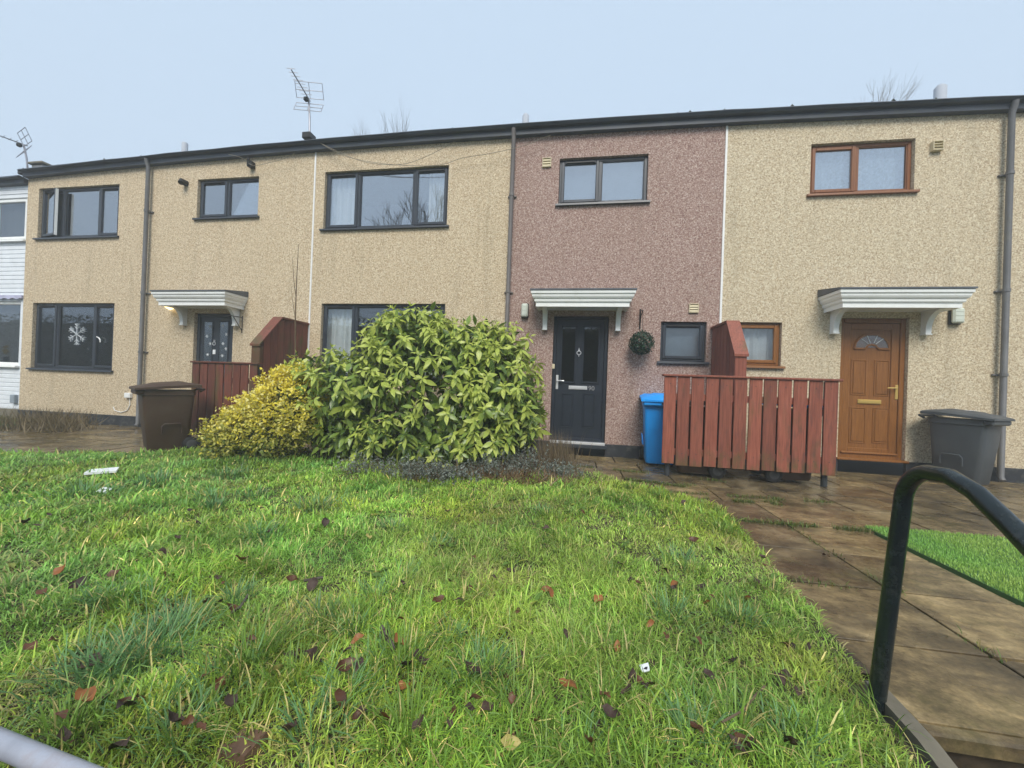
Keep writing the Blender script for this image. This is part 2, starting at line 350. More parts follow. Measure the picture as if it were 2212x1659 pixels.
# ---------------------------------------------------------------- ground, pavement, lawn
GZ = -0.62
def sheet(name, poly, z, mat, kind='structure'):
    b = MB(); b.add([(x, y, z) for x, y in poly], [tuple(range(len(poly)))]); o = b.build(name, mat, fixn=False); return tag(o, kind=kind)
M['asphalt'] = plain('asphalt', (.05,.05,.05), .8, .25, 20, bscale=120)
sheet('ground', [(-400,-400),(400,-400),(400,400),(-400,400)], GZ, M['asphalt'])
LAWN = [(-15,-2.95),(-7,-2.75),(-6.3,-2.52),(-5.65,-2.28),(-5.1,-1.75),(-4.6,-1.45),(-3.5,-1.15),(-.4,-1.15),(.15,-1.35),(.53,-1.72),(.98,-2.08),(1.38,-2.5),(1.3,-3.2),(1.2,-4.2),(1.13,-4.6),(1.07,-4.9),(1.07,-5.82),(-15,-5.82)]
def inpoly(P, poly):
    x, y = P[:,0], P[:,1]; ins = np.zeros(len(P), bool); n = len(poly)
    for i in range(n):
        x1, y1 = poly[i]; x2, y2 = poly[(i+1)%n]
        if y1 == y2: continue
        ins ^= ((y1 > y) != (y2 > y)) & (x < (x2-x1)*(y-y1)/(y2-y1)+x1)
    return ins
def lumps(x, y): return .022*np.sin(1.7*x+.6*y)*np.cos(1.3*y-.8*x+1)+.013*np.sin(4.1*x-2.2*y)+.009*np.sin(7.3*y+5.1*x)+.006*np.cos(13*x-9*y)
def edge_dist(P, poly):
    d = np.full(len(P), 9.0)
    for i in range(len(poly)):
        a = np.array(poly[i]); b = np.array(poly[(i+1)%len(poly)]); ab = b-a
        t = np.clip(((P-a)@ab)/(ab@ab), 0, 1); d = np.minimum(d, np.hypot(*(P-(a+t[:,None]*ab)).T))
    return d
def lawn_z(P):
    return .012 + np.clip(edge_dist(P, LAWN), 0, .35)/.35*.045 + lumps(P[:,0], P[:,1])*np.clip(edge_dist(P, LAWN)/.3, 0, 1)
b = MB()
b.prism(LAWN, 'z', GZ+.004, -.02); lawn_body = b.build('lawn', M['soil']); tag(lawn_body, kind='structure')
# lawn soil surface as a fine sheet, child of the lawn
gx = np.arange(-15, 1.3, .12); gy = np.arange(-5.82, -1.1, .12); XX, YY = np.meshgrid(gx, gy); P = np.c_[XX.ravel(), YY.ravel()]
PZ = lawn_z(P); keep = inpoly(P, LAWN)
idx = np.arange(len(P)).reshape(XX.shape); q = np.c_[idx[:-1,:-1].ravel(), idx[:-1,1:].ravel(), idx[1:,1:].ravel(), idx[1:,:-1].ravel()]; q = q[keep[q].sum(1) >= 2]
so = mesh_np('soil', np.c_[P, PZ], q.ravel(), np.full(len(q), 4), M['soil'], parent=lawn_body, smooth=True)
# pavement: a bed with every flag a piece of its own
b = MB(); b.prism([(-17,-2.9),(-6.9,-2.72),(-5.1,-1.72),(-3.5,-1.1),(-.4,-1.1),(.5,-1.65),(1.36,-2.42),(1.12,-4.55),(1.08,-4.88),(1.08,-4.93),(2.47,-4.93),(2.47,-2.68),(9.6,-2.68),(9.6,.02),(-17,.02)], 'z', GZ+.008, -.045)
pavement = tag(b.build('pavement', M['soil']), kind='structure')
slab_meshes = {}
def slab(x0, x1, y0, y1, dz=0.0, tilt=(0,0)):
    w, d = round(x1-x0, 2), round(y1-y0, 2)
    if (w, d) not in slab_meshes:
        mb = MB(); mb.box(-w/2+.008, w/2-.008, -d/2+.008, d/2-.008, -.05, 0, .003); o = mb.build('paving_slab', M['paving'], pavement)
        me = o.data; me.transform(Matrix.Translation((0,0,-.05))); slab_meshes[(w,d)] = o; o.location = Vector(((x0+x1)/2, (y0+y1)/2, dz)) - WL[pavement.name]
    else:
        o = link_copy(slab_meshes[(w,d)], pavement, ((x0+x1)/2, (y0+y1)/2, dz))
    o.rotation_euler = (tilt[0], tilt[1], 0)
def jit(): return random.uniform(-.005, .004)
def tl(): return (random.uniform(-.006,.006), random.uniform(-.006,.006))
for y0, y1 in ((-4.93,-4.47),(-4.47,-3.92),(-3.92,-3.39),(-3.39,-2.83)):
    for x0, x1 in ((1.2,1.84),(1.84,2.46)): slab(x0, x1, y0, y1, jit(), tl())
ys = [-2.83,-2.2,-1.6,-1.0,-.46,-.02]
for r, (y0, y1) in enumerate(zip(ys[:-1], ys[1:])):
    x = -.55 + (.3 if r % 2 else 0)
    while x < 9.2:
        cxm = np.array([[x+.3, (y0+y1)/2]])
        if not (inpoly(cxm, LAWN)[0] and edge_dist(cxm, LAWN)[0] > .33): slab(x, x+.6, y0, y1 if not (r == 0) else -2.2, jit(), tl())
        x += .6
ys = [-2.9,-2.3,-1.7,-1.15,-.6,-.02]
GRASS2 = [(-16.5,-1.72),(-10.6,-1.66),(-9.9,-1.3),(-9.55,-.85),(-10.2,-.35),(-16.5,-.3)]
for r, (y0, y1) in enumerate(zip(ys[:-1], ys[1:])):
    x = -16.3 + (.3 if r % 2 else 0)
    while x < -3.6:
        c = np.array([[x+.3, (y0+y1)/2]])
        if not (inpoly(c, LAWN)[0] and edge_dist(c, LAWN)[0] > .33) and not (inpoly(c, GRASS2)[0] and edge_dist(c, GRASS2)[0] > .3): slab(x, x+.6, y0, y1, jit(), tl())
        x += .6
b = MB(); b.prism(GRASS2, 'z', -.04, .02); tag(b.build('grass_verge', M['soil']), kind='structure')
# steps going down to the footway on the right, and the kerb along them
for k in range(3):
    b = MB(); y1 = -4.935 - .32*k; z1 = -.045 - .17*k
    b.box(1.22, 2.47, y1-.32 if k < 3 else y1, y1, GZ+.01, z1-.125, 0); st = b.build('step', M['riser']); tag(st, kind='structure')
    t = MB(); t.box(1.215, 2.475, y1-.345, y1-.012, z1-.123, z1-.123+.048, .008); t.build('tread', M['concrete'], st)
b = MB(); b.box(1.22, 2.47, -4.93, -4.88, -.3, -.052, .004); tag(b.build('step_riser', M['riser']), kind='structure')
t = MB(); t.box(1.2, 2.48, -4.972, -4.925, -.062, -.002, .008); t.build('nosing', M['paving'], bpy.data.objects['step_riser'])
kb = MB()
kp = [(1.135,-4.83,.05),(1.138,-5.05,.03),(1.145,-5.35,-.06),(1.15,-5.8,-.3)]
for a, c in zip(kp[:-1], kp[1:]):
    n = len(kb.v)
    kb.add([(a[0]-.028,a[1],a[2]),(a[0]+.028,a[1],a[2]),(c[0]+.028,c[1],c[2]),(c[0]-.028,c[1],c[2]),(a[0]-.028,a[1],-.6),(a[0]+.028,a[1],-.6),(c[0]+.028,c[1],-.6),(c[0]-.028,c[1],-.6)],
           [(0,1,2,3),(1,5,6,2),(0,3,7,4),(4,7,6,5),(0,4,5,1),(3,2,6,7)])
tag(kb.build('edging_kerb', M['concrete']), kind='structure')
b = MB(); b.box(-15, 1.07, -5.95, -5.825, GZ+.01, -.02, .01); tag(b.build('retaining_wall', M['riser']), 'low brick retaining wall along the front of the lawn', 'wall')
# artificial turf patch
TURF = [(2.5,-2.7),(9.4,-2.72),(9.4,-5.6),(2.5,-5.6)]
b = MB(); b.prism(TURF, 'z', GZ+.01, .002); tag(b.build('turf_lawn', plain('turf_backing', (.06,.14,.03), .9, .2, 9)), kind='structure')

# ---------------------------------------------------------------- house builders
def wall_front(name, x0, x1, z0, holes, mat, parent, ytop=zb, depth=.14, yface=0.0):
    xs = sorted({x0, x1, *[h[0] for h in holes], *[h[1] for h in holes], *np.arange(math.ceil(x0), math.floor(x1)+.01, 1.0).tolist()})
    xs = [x for i, x in enumerate(xs) if i == 0 or x - xs[i-1] > 1e-4]
    zs = sorted({z0, *[h[2] for h in holes], *[h[3] for h in holes]})
    mb = MB(); inh = lambda x, z: any(h[0] < x < h[1] and h[2] < z < h[3] for h in holes)
    for xa, xb in zip(xs[:-1], xs[1:]):
        lv = [(z, z) for z in zs] + [(ytop(xa)+.05, ytop(xb)+.05)]
        for (a0, a1), (c0, c1) in zip(lv[:-1], lv[1:]):
            if inh((xa+xb)/2, (a0+c0)/2): continue
            mb.add([(xa,yface,a0),(xb,yface,a1),(xb,yface,c1),(xa,yface,c0)], [(0,1,2,3)])
    for hx0, hx1, hz0, hz1 in holes:
        y0, y1 = yface, yface+depth
        mb.add([(hx0,y0,hz0),(hx1,y0,hz0),(hx1,y0,hz1),(hx0,y0,hz1),(hx0,y1,hz0),(hx1,y1,hz0),(hx1,y1,hz1),(hx0,y1,hz1)], [(0,4,5,1),(1,5,6,2),(2,6,7,3),(3,7,4,0)])
    return mb.build(name, mat, parent, fixn=False)
def ring(mb, x0, x1, z0, z1, wd, y0, y1, c=.006, bottom=None):
    bt = wd if bottom is None else bottom
    mb.box(x0, x0+wd, y0, y1, z0, z1, c); mb.box(x1-wd, x1, y0, y1, z0, z1, c)
    mb.box(x0+wd, x1-wd, y0+.001, y1, z1-wd, z1, c); mb.box(x0+wd, x1-wd, y0+.001, y1, z0, z0+bt, c)
def curtain_mesh(x0, x1, z0, z1, y, waves=7):
    mb = MB(); n = 48; vs = []
    for i in range(n+1):
        t = i/n; yy = y + .02*math.sin(t*waves*6.283+.8*math.sin(5*t)) + .008*math.sin(t*waves*14)
        for z in (z0, z1): vs.append((x0+(x1-x0)*t, yy, z))
    mb.add(vs, [(2*i, 2*i+2, 2*i+3, 2*i+1) for i in range(n)]); return mb
def window(parent, rect, lights, frame, gmat, inside=None, open_first=0.0, label=None, sill=True, vent=True, inner=None, room_depth=1.6):
    x0, x1, z0, z1 = rect; y0, y1 = .055, .125; mb = MB()
    zs = z0+.045
    ring(mb, x0+.003, x1-.003, zs, z1-.003, .05, y0, y1)
    for f0, f1, kind in lights[:-1]:
        xm = x0+(x1-x0)*f1; mb.box(xm-.032, xm+.032, y0+.002, y1, zs+.05, z1-.053, .005)
    w = mb.build('window', frame, parent)
    if label: w['label'] = label
    if sill:
        s = MB(); s.prism([(.12,zs-.002),(.03,zs-.002),(-.045,zs-.014),(-.05,zs-.045),(-.03,zs-.047),(.12,zs-.047)], 'x', x0-.045, x1+.045); s.build('sill', frame, w)
    for i, (f0, f1, kind) in enumerate(lights):
        a = x0+(x1-x0)*f0 + (.053 if i == 0 else .032); c = x0+(x1-x0)*f1 - (.053 if i == len(lights)-1 else .032); lo, hi = zs+.05, z1-.053
        if kind == 'sash':
            s = MB(); ring(s, a-.016, c+.016, lo-.016, hi+.016, .052, y0-.016, y0+.03, .008)
            p = MB(); p.box(a+.038, c-.038, y0+.012, y0+.018, lo+.038, hi-.038)
            parts = [(s, 'sash', frame), (p, 'pane', gmat)]
            if vent:
                v = MB(); v.box(a+.05, c-.05, y0-.034, y0-.017, hi-.02, hi+.004, .004); parts.append((v, 'trickle_vent', M['black']))
            if i == 0 and open_first:
                Mx = Matrix.Translation((a-.016, y0-.016, 0)) @ Matrix.Rotation(-open_first, 4, 'Z') @ Matrix.Translation((-(a-.016), -(y0-.016), 0))
                for mbx, *_ in parts: mbx.xform(Mx)
                e = MB(); e.box(c+.017, c+.022, y0-.014, y0+.028, lo-.01, hi+.01); e.xform(Mx); parts.append((e, 'seal', M['white']))
            for mbx, nme, mt in parts: mbx.build(nme, mt, w)
        else:
            p = MB(); p.box(a-.004, c+.004, y0+.03, y0+.036, lo-.004, hi+.004); p.build('pane', gmat, w)
            bd = MB(); ring(bd, a-.002, c+.002, lo-.002, hi+.002, .014, y0+.012, y0+.028, .004); bd.build('glazing_bead', frame, w)
    r = MB(); e = .12; ya, yb = .142, room_depth
    xa, xb, za, zc = x0-e, x1+e, z0-e, z1+e
    r.add([(xa,ya,za),(xb,ya,za),(xb,yb,za),(xa,yb,za),(xa,ya,zc),(xb,ya,zc),(xb,yb,zc),(xa,yb,zc)], [(0,1,2,3),(4,7,6,5),(1,5,6,2),(2,6,7,3),(3,7,4,0)]); r.build('room', inner or M['room'], w)
    for c in (inside or []):
        a, bb = x0+(x1-x0)*c[0], x0+(x1-x0)*c[1]
        curtain_mesh(a, bb, z0-.02, z1+.02, .2, c[2]).build('curtain' if c[3] is M['curtain'] else 'blind', c[3], w, smooth=True, fixn=False)
    return w
def raised_panel(x0, x1, z0, z1, y, mat, parent, name='door_panel'):
    mb = MB(); ring(mb, x0, x1, z0, z1, .018, y-.008, y+.004, .005); mb.box(x0+.03, x1-.03, y-.009, y+.003, z0+.03, z1-.03, .009); return mb.build(name, mat, parent)
def canopy(parent, cx):
    x0, x1, d = cx-.67, cx+.67, .37
    prof = [(0,2.365),(0,2.432),(.028,2.436),(.034,2.447),(.04,2.449),(.042,2.48),(.062,2.486),(.08,2.5),(.092,2.516),(.096,2.518),(.1,2.548),(.112,2.551),(.114,2.557),(.128,2.56),(.132,2.6),(.12,2.605)]
    mb = MB(); vs = []; fs = []
    for o, z in [(q[0]*.6+.045, q[1]) for q in prof]: vs += [(x0-o, .01, z), (x0-o, -d-o, z), (x1+o, -d-o, z), (x1+o, .01, z)]
    for i in range(len(prof)-1):
        for k in range(3): fs.append((4*i+k, 4*i+k+1, 4*i+5+k, 4*i+4+k))
    n = 4*(len(prof)-1); fs.append((n, n+1, n+2, n+3))
    i0 = len(vs); vs += [(x0,.01,2.385),(x0+.02,-d+.02,2.385),(x1-.02,-d+.02,2.385),(x1,.01,2.385)]; fs.append((i0+3,i0+2,i0+1,i0)); fs.append((0,3,i0+3,i0)) ; fs += [(0,i0,i0+1,1),(1,i0+1,i0+2,2),(2,i0+2,i0+3,3)]
    mb.add(vs, fs); c = mb.build('door_canopy', M['white'], parent)
    rf = MB(); o = .137; zA, zB = 2.606, 2.715
    rf.add([(x0-o,.005,zA),(x0-o,-d-o,zA),(x1+o,-d-o,zA),(x1+o,.005,zA),(x0-o,.005,zA+.028),(x0-o,-d-o,zA+.022),(x1+o,-d-o,zA+.022),(x1+o,.005,zA+.028),(x0-o,-.006,zB),(x0+.12,-.006,zB+.004),(x1-.12,-.006,zB+.004),(x1+o,-.006,zB)],
           [(0,1,5,4),(1,2,6,5),(2,3,7,6),(0,3,2,1),(4,5,9,8),(5,6,10,9),(6,7,11,10)])
    rf.build('lead_roof', M['lead'], c)
    for sx in (-.59, .59):
        bx = cx+sx; pts = [(0,2.05),(-.075,2.05),(-.085,2.06),(-.085,2.1)] + [(-.085-.2*(1-math.cos(a)), 2.1+.262*math.sin(a)) for a in np.linspace(.1, 1.45, 9)] + [(-.3,2.382),(0,2.382)]
        br = MB(); br.prism(pts, 'x', bx-.036, bx+.036); br.prism([(0,2.045),(-.095,2.045),(-.095,2.062),(0,2.062)], 'x', bx-.042, bx+.042); br.build('bracket', M['white'], c)
    return c
def eaves(parent, x0, x1, drop=0.0, mat=None, yo=0.0):
    xs = [x0] + [x for x in np.arange(math.ceil(x0*2)/2, x1, .5) if x > x0+.05] + [x1]
    mb = MB(); n = 0
    for x in xs:
        t, bo = zt(x)-drop, zb(x)-drop; j = .004*math.sin(3.7*x)+.003*math.sin(9.1*x)
        pr = [(.02,bo),(-.09,bo+.002),(-.092,bo+.085),(-.11,bo+.087),(-.15,bo+.095),(-.17,bo+.12),(-.178,t-.028+j),(-.17,t-.012+j),(-.15,t+j),(-.1,t-.008),(.02,t-.02)]
        n = len(pr); mb.v += [(x, yo+p, q) for p, q in pr]
    k = len(xs)
    for i in range(k-1):
        for j in range(n): mb.f.append((i*n+j, i*n+(j+1)%n, (i+1)*n+(j+1)%n, (i+1)*n+j)); mb.m.append(0)
    mb.f.append(tuple(range(n))); mb.f.append(tuple((k-1)*n+j for j in range(n))[::-1]); mb.m += [0,0]
    g = mb.build('gutter', mat or M['fascia'], parent)
    rf = MB(); rf.add([(x0,.02+yo,zt(x0)-drop-.03),(x1,.02+yo,zt(x1)-drop-.03),(x1,7.5,zt(x1)-drop-.15),(x0,7.5,zt(x0)-drop-.15)], [(0,1,2,3)]); rf.build('roof', M['roof'], parent)
    for i in range(int((x1-x0)*.8)):
        x = random.uniform(x0+.1, x1-.1); r = random.uniform(.004,.02); m_ = MB()
        m_.tube([(x,-.15+yo,zt(x)-drop-.015),(x+r,-.15+yo,zt(x)-drop+r*.8),(x+2*r,-.15+yo,zt(x)-drop-.012)], r, 5); m_.build('moss_tuft', M['roof'], g)
def shell(parent, x0, x1, mat):
    mb = MB(); h = 5.3
    mb.add([(x0,7.4,0),(x1,7.4,0),(x1,7.4,h),(x0,7.4,h),(x0,.15,0),(x1,.15,0),(x1,.15,h),(x0,.15,h)], [(0,1,2,3),(4,0,3,7),(1,5,6,2)]); mb.build('rear_wall', mat, parent, fixn=False)
def downpipe(parent, x, mat, xtop=None):
    mb = MB(); zt_ = zb(x)+.06; y = -.085
    mb.tube([(x,-.13,zt_+.03),(x,-.12,zt_-.02),(x,y,zt_-.12),(x,y,.08),(x,y-.03,.03)], .036, 12); p = mb.build('downpipe', mat, parent, smooth=True)
    for z in (4.32, 2.68, 1.5):
        c = MB(); c.tube([(x,y,z-.022),(x,y,z+.022)], .044, 12); c.box(x-.075, x+.075, -.03, .002, z-.012, z+.012, .003); c.build('pipe_clip', mat, p)
    return p
def plinth(parent, x0, x1, gaps, mat, ztop=.2, y=-.018):
    xs = [x0] + [g for gp in gaps for g in gp] + [x1]
    for a, c in zip(xs[::2], xs[1::2]):
        mb = MB(); mb.box(a, c, y, .03, -.05, ztop, .004); mb.build('plinth', mat, parent)
def square_vent(parent, rect, deep=.03):
    x0, x1, z0, z1 = rect; mb = MB(); ring(mb, x0, x1, z0, z1, .012, -deep, .01, .003); v = mb.build('air_vent', M['vent'], parent)
    for k in range(3):
        h = (z1-z0-.028)/3; za = z0+.014+k*h; s = MB(); s.prism([(.005,za+h*.95),(-deep*.4,za+h*.9),(-deep*.95,za+h*.12),(-deep*.9,za),(.005,za)], 'x', x0+.012, x1-.012); s.build('louvre', M['vent'], v)
def lamp_box(name, rect, label, parent=None):
    x0, x1, z0, z1 = rect; e = empty(name, ((x0+x1)/2, 0, z0), label, 'wall lamp')
    mb = MB(); mb.box(x0, x1, -.035, -.002, z0, z1, .012); mb.build('base', M['black'], e)
    mb = MB(); mb.box(x0+.006, x1-.006, -.095, -.034, z0+.012, z1-.012, .02); d = mb.build('diffuser', M['lampglass'], e)
    for k in range(3):
        z = z0+.06+(z1-z0-.12)*k/2; q = MB(); q.box(x0+.03, x1-.03, -.099, -.094, z-.004, z+.004, .001); q.build('rib', M['lampglass'], d)
    return e
THREE = [(0,.275,'sash'),(.275,.73,'fix'),(.73,1,'sash')]; TWO = [(0,.47,'sash'),(.47,1,'fix')]; ONE = [(0,1,'sash')]
ZU = (3.835, 4.94); ZS = (4.13, 4.937); ZL = (1.07, 2.492); DZ = (.2, 2.3)

# ---------------------------------------------------------------- house at the left (cream, open casement)
A = empty('terraced_house', ((X_W+X_J1)/2, 0, 0), 'cream pebbledash house with an open upstairs casement and a snowflake in its window', 'house', 'houses of the terrace')
w1 = (-11.444,-9.354,*ZU); w2 = (-7.476,-6.105,*ZS); w6 = (-11.48,-9.358,*ZL); d1 = (-7.43,-6.545,*DZ)
wall_front('wall', X_W, X_J1, .2, [w1, w2, w6, d1], M['cream'], A); shell(A, X_W, X_J1, M['cream']); plinth(A, X_W, X_J1, [(-7.43,-6.545)], M['plinth'])
eaves(A, X_W, X_J1); downpipe(A, -8.55, M['pipe'])
window(A, w1, THREE, M['anthracite'], M['glass_hi'], open_first=.2, inner=M['net'], label='dark three-light upstairs window with its left casement open')
window(A, w2, TWO, M['anthracite'], M['glass_hi'], inner=M['net'])
wl6 = window(A, w6, THREE, M['anthracite'], M['glass'])
canopy(A, -7.04)
# dark front door with two etched panes
fr = MB(); ring(fr, d1[0]+.003, d1[1]-.003, d1[2]-.19, d1[3]-.003, .06, .06, .13); D = fr.build('door', M['anthracite'], A); D['label'] = 'dark front door with two narrow frosted panes'
lf = MB(); lf.box(d1[0]+.064, d1[1]-.064, .085, .125, .03, d1[3]-.064, .004); lf.build('door_leaf', M['anthracite'], D)
for xa, xb in ((1782,1850),(1918,1988)):
    a = W(*r2(xa, 372), .08); c = W(*r2(xb, 372), .08)
    g = MB(); g.box(a[0], c[0], .079, .084, 1.15, a[2], .001); g.build('pane', M['frost'], D)
    g = MB(); ring(g, a[0]-.03, c[0]+.03, 1.12, a[2]+.03, .03, .07, .084, .008); g.build('pane_moulding', M['anthracite'], D)
for (px, py) in ((1830,410),(1802,495),(1832,560),(1808,655),(1942,405),(1972,478),(1942,560),(1968,605),(1935,665)):
    p = W(*r2(px, py), .078); s = MB()
    for k in range(3):
        a = k*math.pi/3; dx, dz = .032*math.cos(a), .032*math.sin(a); s.tube([(p[0]-dx,.077,p[2]-dz),(p[0]+dx,.077,p[2]+dz)], .0045, 4)
    s.build('frost_star', M['paper'], D)
p = W(*r2(1868,560), .07); k = MB(); k.tube([(p[0]+.032*math.cos(t), .06, p[2]+.032*math.sin(t)) for t in np.linspace(0, 6.283, 15)], .006, 6); k.box(p[0]-.01, p[0]+.01, .055, .086, p[2]+.03, p[2]+.075, .004); k.build('knocker', M['chrome'], D)
p = W(*r2(1863,632), .07); k = MB(); k.box(p[0]-.03, p[0]+.03, .068, .085, p[2]-.045, p[2]+.045, .004); k.build('notice', M['paper'], D)
# round flue vent, junction box and wire
p = W(*r1(1625,715)); v = MB(); v.tube([(p[0],.01,p[2]),(p[0],-.1,p[2]-.004),(p[0]+.02,-.13,p[2]-.05)], [.058,.055,.045], 14); v.build('flue_vent', M['black'], A, smooth=True)
p = W(*r2(1132,1010)); v = MB(); v.box(p[0]-.07, p[0]+.07, -.06, .002, p[2]-.05, p[2]+.05, .008); jb = v.build('junction_box', M['white'], A)
v = MB(); v.tube([tuple(W(*r2(*q))-np.array([0,.012,0])) for q in ((1135,1035),(1138,1090),(1115,1140),(1060,1158),(1005,1140),(992,1110))], .008, 6); v.build('wire', M['white'], jb, smooth=True)
# snowflake decoration hanging in the lower window
sx, sz = W(*r2(675,478), .09)[0], W(*r2(675,478), .09)[2]; s = MB()
for k in range(6):
    a = k*math.pi/3+math.pi/2; ux, uz = math.cos(a), math.sin(a); s.tube([(sx,.08,sz),(sx+.23*ux,.08,sz+.23*uz)], .011, 5)
    for t in (.11,.17):
        for sg in (-1,1):
            b2 = a+sg*.85; s.tube([(sx+t*ux,.08,sz+t*uz),(sx+t*ux+.075*math.cos(b2),.08,sz+t*uz+.075*math.sin(b2))], .009, 5)
tag(s.build('snowflake_decoration', plain('snowflake_silver', (.42,.45,.48), .5)), 'white snowflake hanging in the dark downstairs window on the left', 'decoration')
for q, n_ in (((793,330),.018),((764,605),.028),((792,700),.022),((868,520),.03)):
    p = W(*r2(*q), .1); s = MB(); s.box(p[0]-n_*.7, p[0]+n_*.7, .094, .1, p[2]-n_, p[2]+n_*1.2, .004); s.build('window_sticker', M['paper'], wl6)
s = MB(); s.tube([tuple(W(*r2(*q), .02)) for q in ((842,500),(860,508),(872,528),(872,548))], .01, 5)
s.build('window_handle', M['white'], wl6)

# ---------------------------------------------------------------- middle house (cream living side, pink entrance side)
B = empty('terraced_house', ((X_J1+X_J2)/2, 0, 0), 'house with a cream half, a pink pebbledash half and a navy door number 90', 'house', 'houses of the terrace')
w3 = (-4.712,-2.314,*ZU); w7 = (-4.679,-2.286,*ZL); w4 = (-.377,1.055,*ZS); w8 = (1.338,2.026,1.545,2.216); d2 = (-.379,.525,*DZ)
wall_front('wall', X_J1, X_P2, .2, [w3, w7], M['cream'], B)['label'] = 'cream pebbledash half of the wall'
wall_front('wall', X_P2, X_J2, .2, [w4, w8, d2], M['pink'], B)['label'] = 'pink pebbledash half of the wall'
shell(B, X_J1, X_J2, M['cream']); plinth(B, X_J1, X_J2, [(-.379,.525)], M['plinth']); eaves(B, X_J1, X_J2); downpipe(B, -1.16, M['pipe_brown'])
window(B, w3, THREE, M['anthracite'], M['glass_top'], inside=[(-.02,.27,6,M['curtain']),(.82,1.02,5,M['curtain'])], label='dark three-light upstairs window with white curtains')
window(B, w7, THREE, M['anthracite'], M['glass'], inside=[(-.02,.26,7,M['curtain']),(.8,1.02,6,M['curtain'])])
window(B, w4, TWO, M['anthracite'], M['glass_top'], inside=[(-.02,1.02,1,M['net'])])
window(B, w8, ONE, M['anthracite'], M['frost'], inside=[(-.02,1.02,1,M['net'])])
canopy(B, .07)
fr = MB(); ring(fr, d2[0]+.003, d2[1]-.003, d2[2]+.01, d2[3]-.003, .055, .055, .13); D = fr.build('door', M['navy'], B); D['label'] = 'navy panelled front door with chrome fittings'
lf = MB(); lf.box(d2[0]+.06, d2[1]-.06, .08, .12, d2[2]+.03, d2[3]-.06, .004); lf.build('door_leaf', M['navy'], D)
yl = .079
for (xa, xb, ya, yb) in ((558,650,395,848),(738,842,395,850)):
    a, c = W(*r6(xa, ya), yl), W(*r6(xb, yb), yl); x0, x1, z0, z1 = a[0], c[0], c[2], a[2]
    g = MB(); g.box(x0, x1, yl-.004, yl-.001, z0, z1); g.build('pane', M['glass_dark'], D)
    g = MB(); ring(g, x0-.03, x1+.03, z0-.03, z1+.03, .034, yl-.016, yl+.002, .011); g.build('pane_moulding', M['navy'], D)
    r = MB(); r.add([(x0,yl,z0),(x1,yl,z0),(x1,yl,z1),(x0,yl,z1)], [(0,1,2,3)]); r.build('backing', M['room'], D)
for (xa, xb, ya, yb) in ((548,640,942,1228),(722,818,942,1235)):
    a, c = W(*r6(xa, ya), yl), W(*r6(xb, yb), yl); raised_panel(a[0], c[0], c[2], a[2], yl, M['navy'], D)
a, c = W(*r6(607,878), .07), W(*r6(760,914), .07); k = MB(); k.box(a[0], c[0], .066, .081, c[2], a[2], .004); k.box(a[0]+.03, c[0]-.02, .06, .068, c[2]+.012, a[2]-.012, .003); k.build('letter_plate', M['chrome'], D)
p = W(*r6(692,608), .06); k = MB(); k.tube([(p[0]+.034*math.cos(t), .055, p[2]+.03*math.sin(t)) for t in np.linspace(0, 6.283, 17)], .007, 6); k.box(p[0]-.014, p[0]+.014, .05, .081, p[2]+.025, p[2]+.05, .005); k.tube([(p[0],.06,p[2]+.045),(p[0],.06,p[2]+.085)], [.009,.002], 8); k.tube([(p[0],.055,p[2]-.03),(p[0],.055,p[2]-.065)], [.01,.004], 8); k.build('knocker', M['chrome'], D, smooth=True)
a, c = W(*r6(503,790), .07), W(*r6(517,908), .07); k = MB(); k.box(a[0], c[0]+.004, .066, .081, c[2], a[2], .004); h = k.build('handle', M['chrome'], D)
p = W(*r6(510,836), .05); k = MB(); k.tube([(p[0],.075,p[2]),(p[0],.03,p[2]),(p[0]+.01,.022,p[2]),(p[0]+.12,.022,p[2]-.004)], .009, 8); k.build('lever', M['chrome'], h, smooth=True)
k = MB(); k.box(d2[0]-.0, d2[1]+.0, -.03, .1, d2[2]-.03, d2[2]+.012, .006); k.build('threshold', M['chrome'], D)
k = MB(); k.box(d2[0]-.03, d2[1]+.03, -.045, -.012, d2[2]-.085, d2[2]-.032, .006); k.build('sill', M['anthracite'], D)
cu = bpy.data.curves.new('n', 'FONT'); cu.body = '90'; cu.size = .105; cu.extrude = .003; to = bpy.data.objects.new('n', cu); COL.objects.link(to)
dg = bpy.context.evaluated_depsgraph_get(); me = bpy.data.meshes.new_from_object(to.evaluated_get(dg)); bpy.data.objects.remove(to)
me.materials.clear(); me.materials.append(plain('number_grey', (.3,.3,.31), .4)); me.transform(Matrix.Rotation(math.pi/2, 4, 'X')); no = bpy.data.objects.new('house_number', me); COL.objects.link(no)
p = W(*r6(768,917), .074); place(no, (p[0], .075, p[2]), D)
p = W(*r6(480,720)); k = MB(); k.box(p[0]-.02, p[0]+.025, -.025, .002, p[2]-.04, p[2]+.04, .006); k.build('doorbell', M['vent'], B)
k = MB(); k.box(X_J1-.016, X_J1+.016, -.014, .004, .2, zb(X_J1)+.01, .003); k.build('joint_bead', M['bead'], B)
k = MB(); k.box(X_J2-.016, X_J2+.016, -.014, .004, .2, zb(X_J2)+.01, .003); k.build('joint_bead', M['bead'], B)
square_vent(B, win_rect(r5(358,430), r5(425,430), r5(425,500), r5(358,500))); square_vent(B, win_rect(r6(1600,203), r6(1680,203), r6(1680,278), r6(1600,278)))

